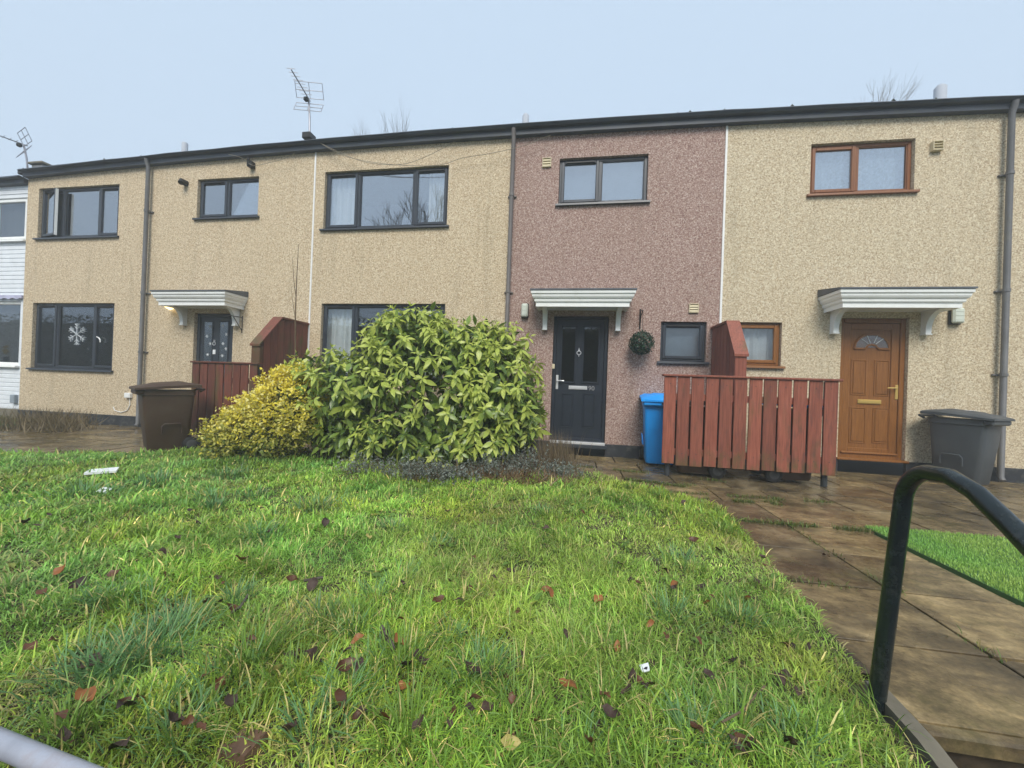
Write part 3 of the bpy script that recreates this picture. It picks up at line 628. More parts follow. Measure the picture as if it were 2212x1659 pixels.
# ---------------------------------------------------------------- house at the right (pale cream, oak coloured joinery)
Cc = empty('terraced_house', ((X_J2+X_END)/2, 0, 0), 'pale cream pebbledash house with golden oak door and brown windows', 'house', 'houses of the terrace')
w5 = (3.426,4.799,*ZS); w9 = (2.43,3.105,1.51,2.219); d3 = (3.916,4.797,*DZ)
wall_front('wall', X_J2, X_END, .2, [w5, w9, d3], M['pale'], Cc); shell(Cc, X_J2, X_END, M['pale']); plinth(Cc, X_J2, X_END, [(3.916,4.797)], M['plinth']); eaves(Cc, X_J2, X_END); downpipe(Cc, 5.893, M['pipe'])
window(Cc, w5, TWO, M['brownframe'], M['glass_hi'], inside=[(-.02,1.02,9,plain('lace', (.5,.56,.6), .8, .25, 30))], vent=False); window(Cc, w9, ONE, M['oak'], M['frost'], inside=[(-.02,1.02,5,M['curtain'])], vent=False)
canopy(Cc, 4.385)
fr = MB(); ring(fr, d3[0]+.003, d3[1]-.003, d3[2]+.005, d3[3]-.003, .065, .05, .13); D = fr.build('door', M['oak'], Cc); D['label'] = 'golden oak door with a fanlight and brass letter plate'
lf = MB(); lf.box(d3[0]+.068, d3[1]-.068, .082, .12, d3[2]+.05, d3[3]-.07, .004); ring(lf, d3[0]+.07, d3[1]-.07, d3[2]+.06, d3[3]-.072, .1, .066, .09, .006); lf.build('door_leaf', M['oak'], D)
yl = .081
for (xa, xb, ya, yb) in ((1228,1312,528,732),(1360,1441,530,738),(1218,1306,796,1005),(1350,1440,800,1008)):
    a, c = W(*r8(xa, ya), yl), W(*r8(xb, yb), yl); raised_panel(a[0], c[0], c[2], a[2], yl, M['oak'], D)
a, c = W(*r8(1240,470), yl), W(*r8(1447,470), yl); cx, zz, rr = (a[0]+c[0])/2, a[2], (c[0]-a[0])/2
arc = [(cx+(rr-.03)*math.cos(t), zz+.03+(rr*.92-.03)*math.sin(t)) for t in np.linspace(0, math.pi, 19)]
g = MB(); g.prism(arc, 'y', yl-.012, yl-.006); g.build('fanlight', M['frost'], D)
g = MB(); g.tube([(x,yl-.004,z) for x, z in [(cx-rr+.012, zz+.01)] + [(cx+(rr-.012)*math.cos(t), zz+.02+(rr*.92-.012)*math.sin(t)) for t in np.linspace(math.pi, 0, 19)] + [(cx+rr-.012, zz+.01), (cx+.09, zz+.012), (cx+.05, zz+.06), (cx, zz+.075), (cx-.05, zz+.06), (cx-.09, zz+.012), (cx-rr+.012, zz+.01)]], .018, 6); g.build('fanlight_moulding', M['oak'], D)
for t in (.8, 1.25, 1.9, 2.35):
    g = MB(); g.tube([(cx+.07*math.cos(t),yl-.014,zz+.05+.05*math.sin(t)),(cx+(rr-.03)*math.cos(t),yl-.014,zz+.03+(rr*.92-.03)*math.sin(t))], .004, 4); g.build('sunray_bar', M['white'], D)
a, c = W(*r8(1266,753), .07), W(*r8(1398,782), .07); k = MB(); k.box(a[0], c[0], .064, .083, c[2], a[2], .005); k.box(a[0]+.02, c[0]-.02, .058, .066, c[2]+.012, a[2]-.012, .003); k.build('letter_plate', M['brass'], D)
a, c = W(*r8(1479,672), .06), W(*r8(1493,755), .06); k = MB(); k.box(a[0], c[0], .054, .068, c[2], a[2], .005); h = k.build('handle', M['brass'], D)
p = W(*r8(1487,690), .03); k = MB(); k.tube([(p[0],.06,p[2]),(p[0],.02,p[2]),(p[0]-.01,.012,p[2]),(p[0]-.13,.012,p[2]-.002)], .01, 8); k.build('lever', M['brass'], h, smooth=True)
k = MB(); k.box(d3[0]-.02, d3[1]+.03, -.04, .06, d3[2]-.02, d3[2]+.012, .006); k.box(d3[0]+.07, d3[1]-.07, .03, .082, d3[2]+.07, d3[2]+.1, .01); k.build('threshold', M['oak'], D)
square_vent(Cc, win_rect(r7(1455,535), r7(1540,535), r7(1540,612), r7(1455,612)), .06)

# ---------------------------------------------------------------- white neighbour at the far left
Wh = empty('white_house', ((X_FAR+X_W)/2, 0, 0), 'white painted brick neighbour house at the left picture edge', 'house')
a = W(*r1(240,830), .02); c = W(*r1(220,1222), .02); w10 = (a[0]-1.9, a[0], c[2], a[2]); a = W(*r2(188,150), .02); e_ = W(*r2(170,768), .02); w11 = (w10[0], a[0]-.03, e_[2], a[2]-.1)
top = lambda x: zb(X_W)-.15
wall_front('wall', X_FAR, X_W, .2, [w10, w11], M['whitebrick'], Wh, ytop=top, yface=.03); shell(Wh, X_FAR, X_W-.01, M['whitebrick'])
mb = MB(); mb.box(X_FAR, X_W-.002, -.005, .04, -.05, .2, .004); mb.build('plinth', M['concrete'], Wh)
z = .21; crs = None
while z < top(0)-.05:
    for (xa, xb) in ((w10[1]+.06, X_W-.006), (X_FAR, w10[0]-.06)) if (w10[2]-.06 < z < w10[3] or w11[2]-.06 < z < w11[3]+.1) else ((X_FAR, X_W-.006),):
        cb = MB(); cb.box(xa, xb, .018, .034, z, z+.083, .008); cb.build('brick_course', M['whitebrick'], Wh)
    z += .093
eaves(Wh, X_FAR, X_W-.004, drop=.11, yo=.02)
for r_, lt in ((w10, [(0,.5,'fix'),(.5,1,'sash')]), (w11, [(0,.4,'sash'),(.4,1,'fix')])):
    window(Wh, r_, lt, M['white'], M['glass'], inside=[(-.02,1.02,9,M['curtain'])] if r_ is w10 else [(-.02,1.02,14,M['curtain'])], vent=False, inner=M['net'])
mb = MB(); xs_ = np.linspace(w11[0], X_W-.01, 60); mb.prism([(x, w11[3]+.12) for x in xs_] + [(x, w11[3]+.03+.03*abs(math.sin((x-xs_[0])*14))) for x in xs_[::-1]], 'y', -.03, .015); mb.build('scalloped_pelmet', plain('pelmet_lilac', (.45,.45,.6), .6), Wh)
p = W(*r2(130,1040), .0); mb = MB(); mb.box(p[0]-.06, p[0]+.06, -.05, .02, p[2]-.09, p[2]+.09, .01); mb.build('meter_box', M['net'], Wh)
# raised party wall on the roof between the white and the cream house
mb = MB(); mb.box(X_W-.16, X_W+.16, .12, 3.5, zt(X_W)-.2, zt(X_W)+.27, .02); pw = mb.build('party_parapet', plain('parapet_grey', (.2,.21,.22), .8, .2, 5), A)
mb = MB(); mb.box(X_W-.2, X_W+.2, .08, 3.55, zt(X_W)+.272, zt(X_W)+.32, .01); mb.build('coping', M['concrete'], pw)
# yellow flowers in a vase inside the white house's lower window
px_ = W(*r2(60,650), .19); e = empty('flower_vase', (px_[0], .185, w11[2]+.05), 'yellow flowers in a dark vase inside the white lower window', 'flowers')
mb = MB(); mb.tube([(px_[0],.17,w11[2]+.05),(px_[0],.17,px_[2]-.06)], [.03,.045], 10); mb.build('vase', M['black'], e, smooth=True)
mb = MB()
for i in range(14):
    a = random.uniform(0, 6.283); rr = random.uniform(0, .1); cxx, czz = px_[0]+rr*math.cos(a), px_[2]+.07+rr*math.sin(a)
    mb.tube([(cxx-.03,.165,czz),(cxx,.155,czz+.01),(cxx+.03,.165,czz)], [.01,.028,.01], 6)
mb.build('blossom', M['yellow'], e)

# ---------------------------------------------------------------- roof furniture
def flue(px, label, y=.9, w=.12, h=.32):
    p = W(*px, y); e = empty('roof_flue', (p[0], y, zt(p[0])-.1), label, 'flue', 'flues on the flat roofs')
    mb = MB(); mb.tube([(p[0],y,zt(p[0])-.12),(p[0],y,p[2]-.03),(p[0]+.01,y,p[2])], [w/2,w/2,w*.35], 14); mb.build('pipe', M['flue'], e, smooth=True)
    mb = MB(); mb.tube([(p[0],y,zt(p[0])-.12),(p[0],y,zt(p[0])-.03)], [w*.8,w*.6], 14); mb.build('collar', M['lead'], e, smooth=True)
flue(r1(1612,355), 'pale pipe flue on the roof above the round black vent', y=1.0)
flue(r5(232,98), 'pale pipe flue on the roof beside the brown downpipe', y=.9, w=.13)
flue(r7(1540,80), 'pale pipe flue on the roof at the right', y=.9, w=.16)
def aerial(base, label, lean=0.0, toward=None, h=1.0):
    bx, by, bz = base; e = empty('television_aerial', base, label, 'aerial', 'roof television aerials')
    top = Vector((bx-.03+lean, by, bz+h)); mb = MB(); mb.tube([base, (bx-.01+lean*.3, by, bz+h*.5), top], .017, 8); mb.build('mast', M['metal_grey'], e, smooth=True)
    d = Vector(toward).normalized(); side = d.cross(Vector((0,0,1))).normalized(); up = Vector((0,0,1))
    tip = top + d*.7; bk = top - d*.06; mb = MB(); mb.tube([bk, tip], .011, 6); bo = mb.build('boom', M['metal_grey'], e)
    for i in range(8):
        c = top + d*(.1+.085*i); ln = .1-.004*i; q = MB(); q.tube([c-side*ln+up*.012, c+side*ln+up*.012], .005, 5); q.build('director', M['metal_grey'], bo)
    q = MB(); q.box(top.x-.05, top.x+.03, top.y-.1, top.y-.02, top.z-.09, top.z-.01, .02); q.build('dipole_box', M['black'], e)
    for s0, s1 in ((.05,.29),(-.05,-.25)):
        q = MB()
        for t in (0,.5,1):
            o = bk + up*(s0+(s1-s0)*t) + d*(.1*t); q.tube([o-side*.25, o+side*.25], .006, 5)
        for sx in (-.25,0,.25): q.tube([bk+up*s0+side*sx, bk+up*s1+side*sx+d*.1], .006, 5)
        q.build('reflector', M['metal_grey'], e)
    q = MB(); q.box(bx-.08, bx+.1, by-.12, by+.06, bz-.1, bz+.02, .015); q.build('bracket', M['black'], e); return e
p = W(669, 292, .12); aerial((p[0], .12, p[2]-.02), 'tall aerial with grid reflectors above the white joint line', -.02, (.25,-1,0), .72)
p = W(60, 370, .12); aerial((p[0], .12, p[2]-.02), 'aerial on the roof at the far left above the white house', -.12, (-.3,-1,0), .62)
def cable(pts, label, r=.0045, y=-.12):
    P = [Vector(W(u, v, y)) for u, v in pts]; out = []
    for i in range(len(P)-1):
        p0, p1, p2, p3 = P[max(i-1,0)], P[i], P[i+1], P[min(i+2,len(P)-1)]
        for k in range(6):
            t = k/6; out.append(.5*((2*p1)+(p2-p0)*t+(2*p0-5*p1+4*p2-p3)*t*t+(3*p1-p0-3*p2+p3)*t**3))
    out.append(P[-1]); mb = MB(); mb.tube(out, r, 5); tag(mb.build('telephone_cable', M['cable'], smooth=True), label, 'cable')
cable([r3(*q) for q in ((640,655),(790,730),(1000,810),(1250,825),(1450,760),(1640,660))], 'upper sagging cable above the window with white curtains')
cable([r3(*q) for q in ((640,655),(850,765),(1150,822),(1500,832),(1700,778),(1900,745),(2080,705),(2212,665))] + [r5(300,300), r5(420,255)], 'long lower cable drooping across to the pink wall')
cable([r3(*q) for q in ((0,752),(90,775),(178,832),(300,810),(400,785),(480,742))], 'thin cable held by the black bracket under the eaves')
p = W(*r3(180,840)); mb = MB(); mb.box(p[0]-.05, p[0]+.05, -.11, .002, p[2]-.05, p[2]+.06, .01); mb.box(p[0]-.015, p[0]+.015, -.14, -.1, p[2]-.02, p[2]+.1, .005); mb.build('cable_bracket', M['black'], A)

lamp_box('wall_lamp', win_rect(r6(215,197), r6(275,197), r6(275,320), r6(215,320), -.04), 'pale bulkhead lamp on the pink wall left of the canopy')
lamp_box('wall_lamp', win_rect(r8(1790,232), r8(1862,232), r8(1862,328), r8(1790,328), -.04), 'pale bulkhead lamp right of the golden oak door')
p = W(*r2(1480,238), -.1); e = empty('porch_lamp', (p[0], -.1, p[2]), 'small lit warm lamp under the left door canopy', 'lamp')
mb = MB(); mb.tube([(p[0]-.09,-.1,p[2]+.01),(p[0],-.1,p[2]-.02),(p[0]+.09,-.1,p[2]-.01)], [.03,.045,.03], 10)
lm, nt_, b_ = new_mat('warm_lamp'); b_.inputs['Emission Color'].default_value = (1,.78,.35,1); b_.inputs['Emission Strength'].default_value = 1.1; b_.inputs['Base Color'].default_value = (.8,.7,.4,1); mb.build('bulb', lm, e, smooth=True)
mb = MB(); mb.box(p[0]+.08, p[0]+.13, -.13, .0, p[2]-.03, p[2]+.04, .01); mb.build('mount', M['white'], e)

# ---------------------------------------------------------------- hanging things on the walls
p = W(*r6(1205,350), -.1); e = empty('wall_bracket', (p[0], 0, p[2]), 'dark iron hanging bracket above the topiary ball', 'bracket')
a = W(*r6(1195,410), 0); mb = MB(); mb.tube([(p[0],-.006,a[2]),(p[0],-.006,p[2]+.22)], .012, 6); mb.build('back_bar', M['black'], e)
mb = MB(); mb.tube([(p[0],-.006,a[2]+.06),(p[0]-.004,-.12,p[2]+.1),(p[0],-.24,p[2]+.14)], .008, 6); mb.tube([(p[0],-.006,p[2]+.19),(p[0],-.25,p[2]+.15)], .009, 6); mb.build('arm', M['black'], e)
tc = W(*r6(1210,525), -.2); TB = empty('topiary_ball', (tc[0], -.2, tc[2]-.2), 'dark green artificial topiary ball hanging on the pink wall', 'topiary ball')
mb = MB(); mb.tube([(tc[0],-.24,p[2]+.14),(tc[0],-.2,tc[2]+.18)], .003, 4); mb.build('chain', M['black'], TB)
def leaf_cloud(pts, nrm, ln, wd, cols, name, parent, mat, droop=.3, fold=.2):
    n = len(pts); nrm = nrm/np.linalg.norm(nrm, axis=1)[:,None]
    up = rng.normal(size=(n,3)); t = up - (up*nrm).sum(1)[:,None]*nrm; t /= np.linalg.norm(t, axis=1)[:,None]; s = np.cross(nrm, t)
    L = ln*rng.uniform(.7,1.3,n)[:,None]; Wd = wd*rng.uniform(.75,1.25,n)[:,None]
    v0 = pts; v1 = pts+t*L*.5+s*Wd*.5+nrm*L*fold*.4; v2 = pts+t*L-nrm*L*droop*.5; v3 = pts+t*L*.5-s*Wd*.5+nrm*L*fold*.4
    V = np.stack([v0,v1,v2,v3],1).reshape(-1,3); f = np.arange(4*n); f = np.c_[4*np.arange(n),4*np.arange(n)+1,4*np.arange(n)+2,4*np.arange(n),4*np.arange(n)+2,4*np.arange(n)+3].ravel()
    return mesh_np(name, V, f, np.full(2*n,3), mat, col=np.repeat(cols, 4, 0), parent=parent)
n = 1500; d = rng.normal(size=(n,3)); d /= np.linalg.norm(d,axis=1)[:,None]; rr = .185*rng.uniform(.75,1.03,n)
cols = np.array([.016,.045,.026])*rng.uniform(.5,2.2,(n,1)); cols[rng.random(n)<.06] = (.16,.2,.16)
tag(leaf_cloud(np.array([tc[0],-.2,tc[2]])+d*rr[:,None], d+rng.normal(size=(n,3))*.5, .035, .02, cols, 'foliage', TB, M['tintleaf']), kind='stuff')
a, c = W(*r4(240,238)), W(*r4(318,300)); e = empty('wall_bracket', (a[0], 0, a[2]), 'thin black hanging basket bracket right of the left canopy', 'bracket')
mb = MB(); mb.tube([(a[0]+.02,-.005,a[2]+.03),(a[0]+.02,-.005,a[2]-.3)], .009, 6); mb.build('back_bar', M['black'], e)
mb = MB(); mb.tube([(a[0]+.02,-.01,a[2]),(a[0]+.02,-.3,a[2]-.01),(a[0]+.02,-.33,a[2]-.04)], .008, 6); mb.tube([(a[0]+.02,-.01,a[2]-.25),(a[0]+.02,-.2,a[2]-.02)], .007, 6); mb.build('arm', M['black'], e)

# ---------------------------------------------------------------- timber screens and dividers
def screen(name, x0, x1, y, z0, z1, n, label, wood):
    e = empty(name, ((x0+x1)/2, y, 0), label, 'fence', 'timber bin screens'); pitch = (x1-x0)/n
    for i in range(n):
        a = x0+i*pitch; t = random.uniform(-.004,.004); zz = z0+random.uniform(-.012,.012); mb = MB(); w_ = pitch*.875
        mb.box(a, a+w_, y-.012, y+.01, zz, z1-.03, .004); Mx = Matrix.Translation((a,y,z0)) @ Matrix.Rotation(random.uniform(-.005,.005),4,'Y') @ Matrix.Translation((-a,-y,-z0)); mb.xform(Mx)
        s = mb.build('slat', wood, e)
        for zz2 in (z0+.15, z1-.12):
            q = MB(); q.tube([(a+w_*.5,y-.0135,zz2),(a+w_*.5,y-.011,zz2)], .006, 6); q.build('nail', M['post'], s)
    mb = MB(); mb.box(x0-.02, x1+.02, y-.035, y+.075, z1-.028, z1, .006); mb.build('cap_rail', wood, e)
    for zz in (z0+.12, z1-.33):
        mb = MB(); mb.box(x0+.01, x1-.01, y+.012, y+.05, zz, zz+.085, .004); mb.build('rail', wood, e)
    for xx in (x0+.09, x1-.09):
        mb = MB(); mb.tube([(xx,y+.085,0),(xx,y+.085,z1-.035)], .034, 12); mb.build('post', M['post'], e, smooth=True)
    return e
def divider(name, x0, x1, yf, yk, zlow, zhigh, label, wood):
    e = empty(name, ((x0+x1)/2, yf/2, 0), label, 'fence', 'timber dividers between the entrances')
    for side, xs in (('l', x0), ('r', x1-.02)):
        nb = 7; y = -.03; w_ = (abs(yf)-.09)/nb
        for i in range(nb):
            ya, yb = y-w_*(i+1)+.004, y-w_*i-.004
            def top(yy): return zhigh if yy > yk else zhigh+(zlow-zhigh)*(yk-yy)/(yk-yf)
            mb = MB(); ta, tb = top(ya)-.035, top(yb)-.035
            mb.add([(xs,ya,.1),(xs+.02,ya,.1),(xs+.02,yb,.1),(xs,yb,.1),(xs,ya,ta),(xs+.02,ya,ta),(xs+.02,yb,tb),(xs,yb,tb)], [(0,3,2,1),(4,5,6,7),(0,1,5,4),(1,2,6,5),(2,3,7,6),(3,0,4,7)])
            mb.build('board', wood, e)
    mb = MB(); mb.box(x0-.006, x1+.006, yf-.02, yf+.05, .14, zlow-.04, .005); mb.build('front_post', wood, e)
    for zz in (.35, 1.25):
        mb = MB(); mb.box(x0+.021, x1-.021, yf+.051, -.03, zz, zz+.09); mb.build('rail', wood, e)
    cap = [(0,zhigh),(yk,zhigh),(yf-.04,zlow-.02)]
    for (ya, za), (yb, zc) in zip(cap[:-1], cap[1:]):
        mb = MB(); mb.add([(x0-.02,ya,za),(x1+.02,ya,za),(x1+.02,yb,zc),(x0-.02,yb,zc),(x0-.02,ya,za-.034),(x1+.02,ya,za-.034),(x1+.02,yb,zc-.034),(x0-.02,yb,zc-.034)], [(0,1,2,3),(7,6,5,4),(0,4,5,1),(1,5,6,2),(2,6,7,3),(3,7,4,0)]); mb.build('cap', wood, e)
    return e
screen('bin_screen', 1.144, 3.163, -1.25, .163, 1.322, 12, 'red stained slatted bin screen in front of the right divider', M['redwood'])
divider('fence_divider', 2.1, 2.235, -.93, -.64, 1.65, 2.13, 'tall red timber divider beside the small oak framed window', M['redwood'])
screen('bin_screen', -5.99, -4.805, -1.25, .14, 1.306, 8, 'mossy red slatted bin screen behind the brown bin', M['oldwood'])
divider('fence_divider', -5.06, -4.92, -1.1, -.68, 1.63, 2.12, 'tall red timber divider behind the yellow shrub', M['oldwood'])

# ---------------------------------------------------------------- wheelie bins
def wheelie_bin(cx, cy, heading, w, d, h, mat, label, lidmat=None, open_=0.0):
    e = empty('wheelie_bin', (cx, cy, 0), label, 'bin', 'wheelie bins')
    fx, fy = heading; L = math.hypot(fx, fy); fx, fy = fx/L, fy/L
    Mx = Matrix(((-fy, -fx, 0, cx), (fx, -fy, 0, cy), (0,0,1,0), (0,0,0,1)))   # local -Y is the front, +X to one side
    def put(mb, name, mt, parent=e, sm=False): mb.xform(Mx); return mb.build(name, mt, parent, smooth=sm)
    hb = h*.9; rows = [(0,.76,.74,.0),(.02,.79,.78,.0),(.62,.9,.93,0),(.9,.95,.985,0),(.905,1.0,1.02,0),(.985,1.0,1.02,0)]
    mb = MB(); vs = []; fs = []
    def rrect(hw, hd, r, z, oy):
        out = []
        for sx, sy, a0 in ((1,1,0),(-1,1,90),(-1,-1,180),(1,-1,270)):
            for k in range(4):
                a = math.radians(a0+k*30); out.append((sx*(hw-r)+r*math.cos(a), oy+sy*(hd-r)+r*math.sin(a), z))
        return out
    for t, ww, dd, o in rows: vs += rrect(w/2*ww*.94, d/2*dd*.94, .05, .035+t*(hb-.035), -.0+(.02 if t < .1 else 0))
    for i in range(len(rows)-1):
        for k in range(16): fs.append((16*i+k, 16*i+(k+1)%16, 16*i+16+(k+1)%16, 16*i+16+k))
    fs.append(tuple(range(16))[::-1]); fs.append(tuple(16*(len(rows)-1)+k for k in range(16))); mb.add(vs, fs); bd = put(mb, 'body', mat, sm=True)
    # front lip under the lid and moulded hand recess
    mb = MB(); mb.box(-w/2*.96, w/2*.96, -d/2-.045, -d/2+.05, hb-.075, hb-.005, .018); put(mb, 'front_lip', mat, bd)
    for sg in (-1, 1):
        x_ = sg*(w/2*.865); mb = MB(); mb.tube([(x_, -d*.12, hb*.3),(x_+sg*.012,-d*.12,hb*.42),(x_+sg*.014,-d*.08,hb*.455),(x_+sg*.014,d*.2,hb*.455),(x_+sg*.012,d*.24,hb*.42),(x_,d*.24,hb*.3)], .009, 6); put(mb, 'moulded_rib', mat, bd, True)
    # lid: domed, falling to the front
    mb = MB(); nx, ny = 9, 10; top = []; bot = []
    for j in range(ny+1):
        for i in range(nx+1):
            u, v = i/nx*2-1, j/ny; y = -d/2-.06+v*(d+.1); x = u*(w/2+.02)
            zz = hb+.012+.055*min(1, v*1.3)+.035*(1-u**4)*min(1, 5*v, 6*(1-v)) + (.018 if abs(u) < .55 and .25 < v < .8 else 0) + (.015*max(0, 1-abs(abs(u)-.75)*9))
            top.append((x, y, zz)); bot.append((x, y, hb-.012+(.04*min(1, v*1.3) if v > .02 else 0)))
    N = len(top); vs = top+bot; fs = []
    for j in range(ny):
        for i in range(nx):
            a = j*(nx+1)+i; q = (a, a+1, a+nx+2, a+nx+1); fs.append(q); fs.append(tuple(N+k for k in q[::-1]))
    rim = [i for i in range(nx+1)] + [j*(nx+1)+nx for j in range(1, ny+1)] + [ny*(nx+1)+i for i in range(nx-1, -1, -1)] + [j*(nx+1) for j in range(ny-1, 0, -1)]
    for a, c in zip(rim, rim[1:]+rim[:1]): fs.append((a, N+a, N+c, c))
    mb.add(vs, fs); ld = put(mb, 'lid', lidmat or mat, sm=True)
    mb = MB(); mb.tube([(-w*.36,d/2+.03,hb-.03),(-w*.36,d/2+.085,hb+.005),(w*.36,d/2+.085,hb+.005),(w*.36,d/2+.03,hb-.03)], .016, 8); put(mb, 'handle', mat, sm=True)
    for sg in (-1, 1):
        x_ = sg*(w/2*.86); mb = MB(); prof = [(.0,.05),(.01,.09),(.045,.098),(.055,.09)]
        c = (x_, d/2-.05, .1); mb.tube([(x_-.028,c[1],.1),(x_-.02,c[1],.1),(x_+.02,c[1],.1),(x_+.028,c[1],.1)], [.088,.1,.1,.088], 20); wh = put(mb, 'wheel', M['rubber'], sm=True)
        mb = MB(); mb.tube([(x_-.033,c[1],.1),(x_-.03,c[1],.1),(x_+.03,c[1],.1),(x_+.033,c[1],.1)], [.05,.06,.06,.05], 14); hbb = put(mb, 'rim', M['hub'], wh, True)
    mb = MB(); mb.tube([(-w*.42,d/2-.05,.1),(w*.42,d/2-.05,.1)], .012, 8); put(mb, 'axle', M['post'])
    return e
wheelie_bin(1.3, -.38, (-.12,-1), .56, .62, 1.06, M['bluebin'], 'bright blue wheelie bin by the pink wall beside the slatted screen')
wheelie_bin(1.6, -.93, (-1,.02), .46, .62, 1.02, M['brownbin'], 'brown bin half hidden behind the right slatted screen')
wheelie_bin(2.78, -.9, (1,.02), .5, .62, 1.05, M['brownbin'], 'blue-lidded bin hidden behind the right slatted screen, its wheel showing below', lidmat=M['bluebin'])
wheelie_bin(5.16, -.42, (.5,-.87), .5, .58, .99, M['greybin'], 'dark grey wheelie bin at the right below the bulkhead lamp')
p = G(*r8(1905,815), .0); mb = MB()
mb.box(5.14, 5.27, -.5, -.42, .99, .993, .001); tag(mb.build('paper_scrap', M['paper']), 'white paper slip lying on the grey bin lid', 'paper')
wheelie_bin(-5.7, -1.86, (-.5,-.86), .5, .6, .97, M['brownbin'], 'dark brown wheelie bin standing on the left paving by the lawn')

# ---------------------------------------------------------------- handrails
rb = G(1895, 1530); rx = 1.16
pts = [(rx-.085, -4.9, -.25), (rx-.055, -4.9, .1), (rx-.012, -4.9, .6), (rx, -4.9, .74)]
for t in np.linspace(.15, 1.25, 9): pts.append((rx, -4.9-.13*(1-math.cos(t)), .74+.13*math.sin(t)))
y_, z_ = pts[-1][1], pts[-1][2]; pts += [(rx, y_-.08, z_+.004), (rx, y_-.16, z_-.025), (rx, y_-.26, z_-.095), (rx, y_-.6, z_-.36), (rx, y_-1.0, z_-.68), (rx, y_-1.05, z_-.78), (rx, y_-1.05, GZ+.01)]
mb = MB(); mb.tube(pts, .0255, 16); tag(mb.build('handrail', M['rail'], smooth=True), 'black-green painted tubular handrail beside the path steps', 'handrail')
d0 = ray(0, 1605); q0 = CAM + d0*.86; d1_ = ray(131, 1659); q1 = CAM + d1_*.82
dv = (q1-q0)/np.linalg.norm(q1-q0); L0 = q0-dv*.7; L1 = q1+dv*.25
pts = [(L0[0],L0[1],GZ+.01),(L0[0],L0[1],L0[2]-.08),tuple(L0+dv*.03),tuple(L0+dv*.1),tuple(q0),tuple(q1),tuple(L1-dv*.1),tuple(L1-dv*.03),(L1[0],L1[1],L1[2]-.08),(L1[0],L1[1],GZ+.01)]
mb = MB(); mb.tube(pts, .0215, 14); tag(mb.build('guard_rail', M['galv'], smooth=True), 'grey painted tubular rail crossing the bottom left corner', 'handrail')

# ---------------------------------------------------------------- leaves
def leaf_template(wd=.36, serr=0.0, curl=.22, fold=.16):
    ts = [0,.18,.4,.62,.82,1]; ws = [.02,.3,.5,.46,.24,0]; V = []; Fc = []
    for t, w in zip(ts, ws):
        z = -curl*t*t; V += [(t, w*wd, z+fold*w*wd*2*.5), (t, 0, z), (t, -w*wd, z+fold*w*wd*2*.5)]
    for i in range(len(ts)-1):
        a = 3*i
        if i == len(ts)-2: Fc += [(a, a+4, a+1), (a+1, a+4, a+2)]
        else: Fc += [(a, a+3, a+4, a+1), (a+1, a+4, a+5, a+2)]
    return np.array(V, float), Fc
def frames(dirs, ups):
    X = dirs/np.linalg.norm(dirs,axis=1)[:,None]; Y = np.cross(ups, X); Y /= np.linalg.norm(Y,axis=1)[:,None]+1e-9; Z = np.cross(X, Y); return np.stack([X,Y,Z],2)
def batch(tV, tF, P, Rm, S, name, mats, midx=None, col=None, parent=None):
    n, k = len(P), len(tV); V = np.einsum('nij,kj->nki', Rm, tV)*S[:,None,None] + P[:,None,:]
    ff, lt = [], []
    for f in tF: ff += list(f); lt.append(len(f))
    ff = (np.array(ff)[None,:] + (np.arange(n)*k)[:,None]).ravel(); lt = np.tile(lt, n)
    mi = None if midx is None else np.repeat(midx, len(tF)); cc = None if col is None else np.repeat(col, k, 0)
    return mesh_np(name, V.reshape(-1,3), ff, lt, mats, col=cc, midx=mi, parent=parent, smooth=True)
def surf_points(ells, n, inner=1.0, zmin=.02):
    out, nr = [], []
    ar = np.array([e[3]*e[4]+e[4]*e[5]+e[3]*e[5] for e in ells]); cnt = (n*ar/ar.sum()).astype(int)
    for (cx, cy, cz, a, b_, c), m in zip(ells, cnt):
        d = rng.normal(size=(m,3)); d /= np.linalg.norm(d,axis=1)[:,None]; rad = np.array([a,b_,c])*inner
        P = np.array([cx,cy,cz])+d*rad; N = d/rad; N /= np.linalg.norm(N,axis=1)[:,None]
        ok = P[:,2] > zmin
        for e in ells:
            if (e[0],e[1],e[2]) == (cx,cy,cz): continue
            ok &= (((P-np.array(e[:3]))/(np.array(e[3:])*.93*inner))**2).sum(1) > 1
        out.append(P[ok]); nr.append(N[ok])
    return np.concatenate(out), np.concatenate(nr)
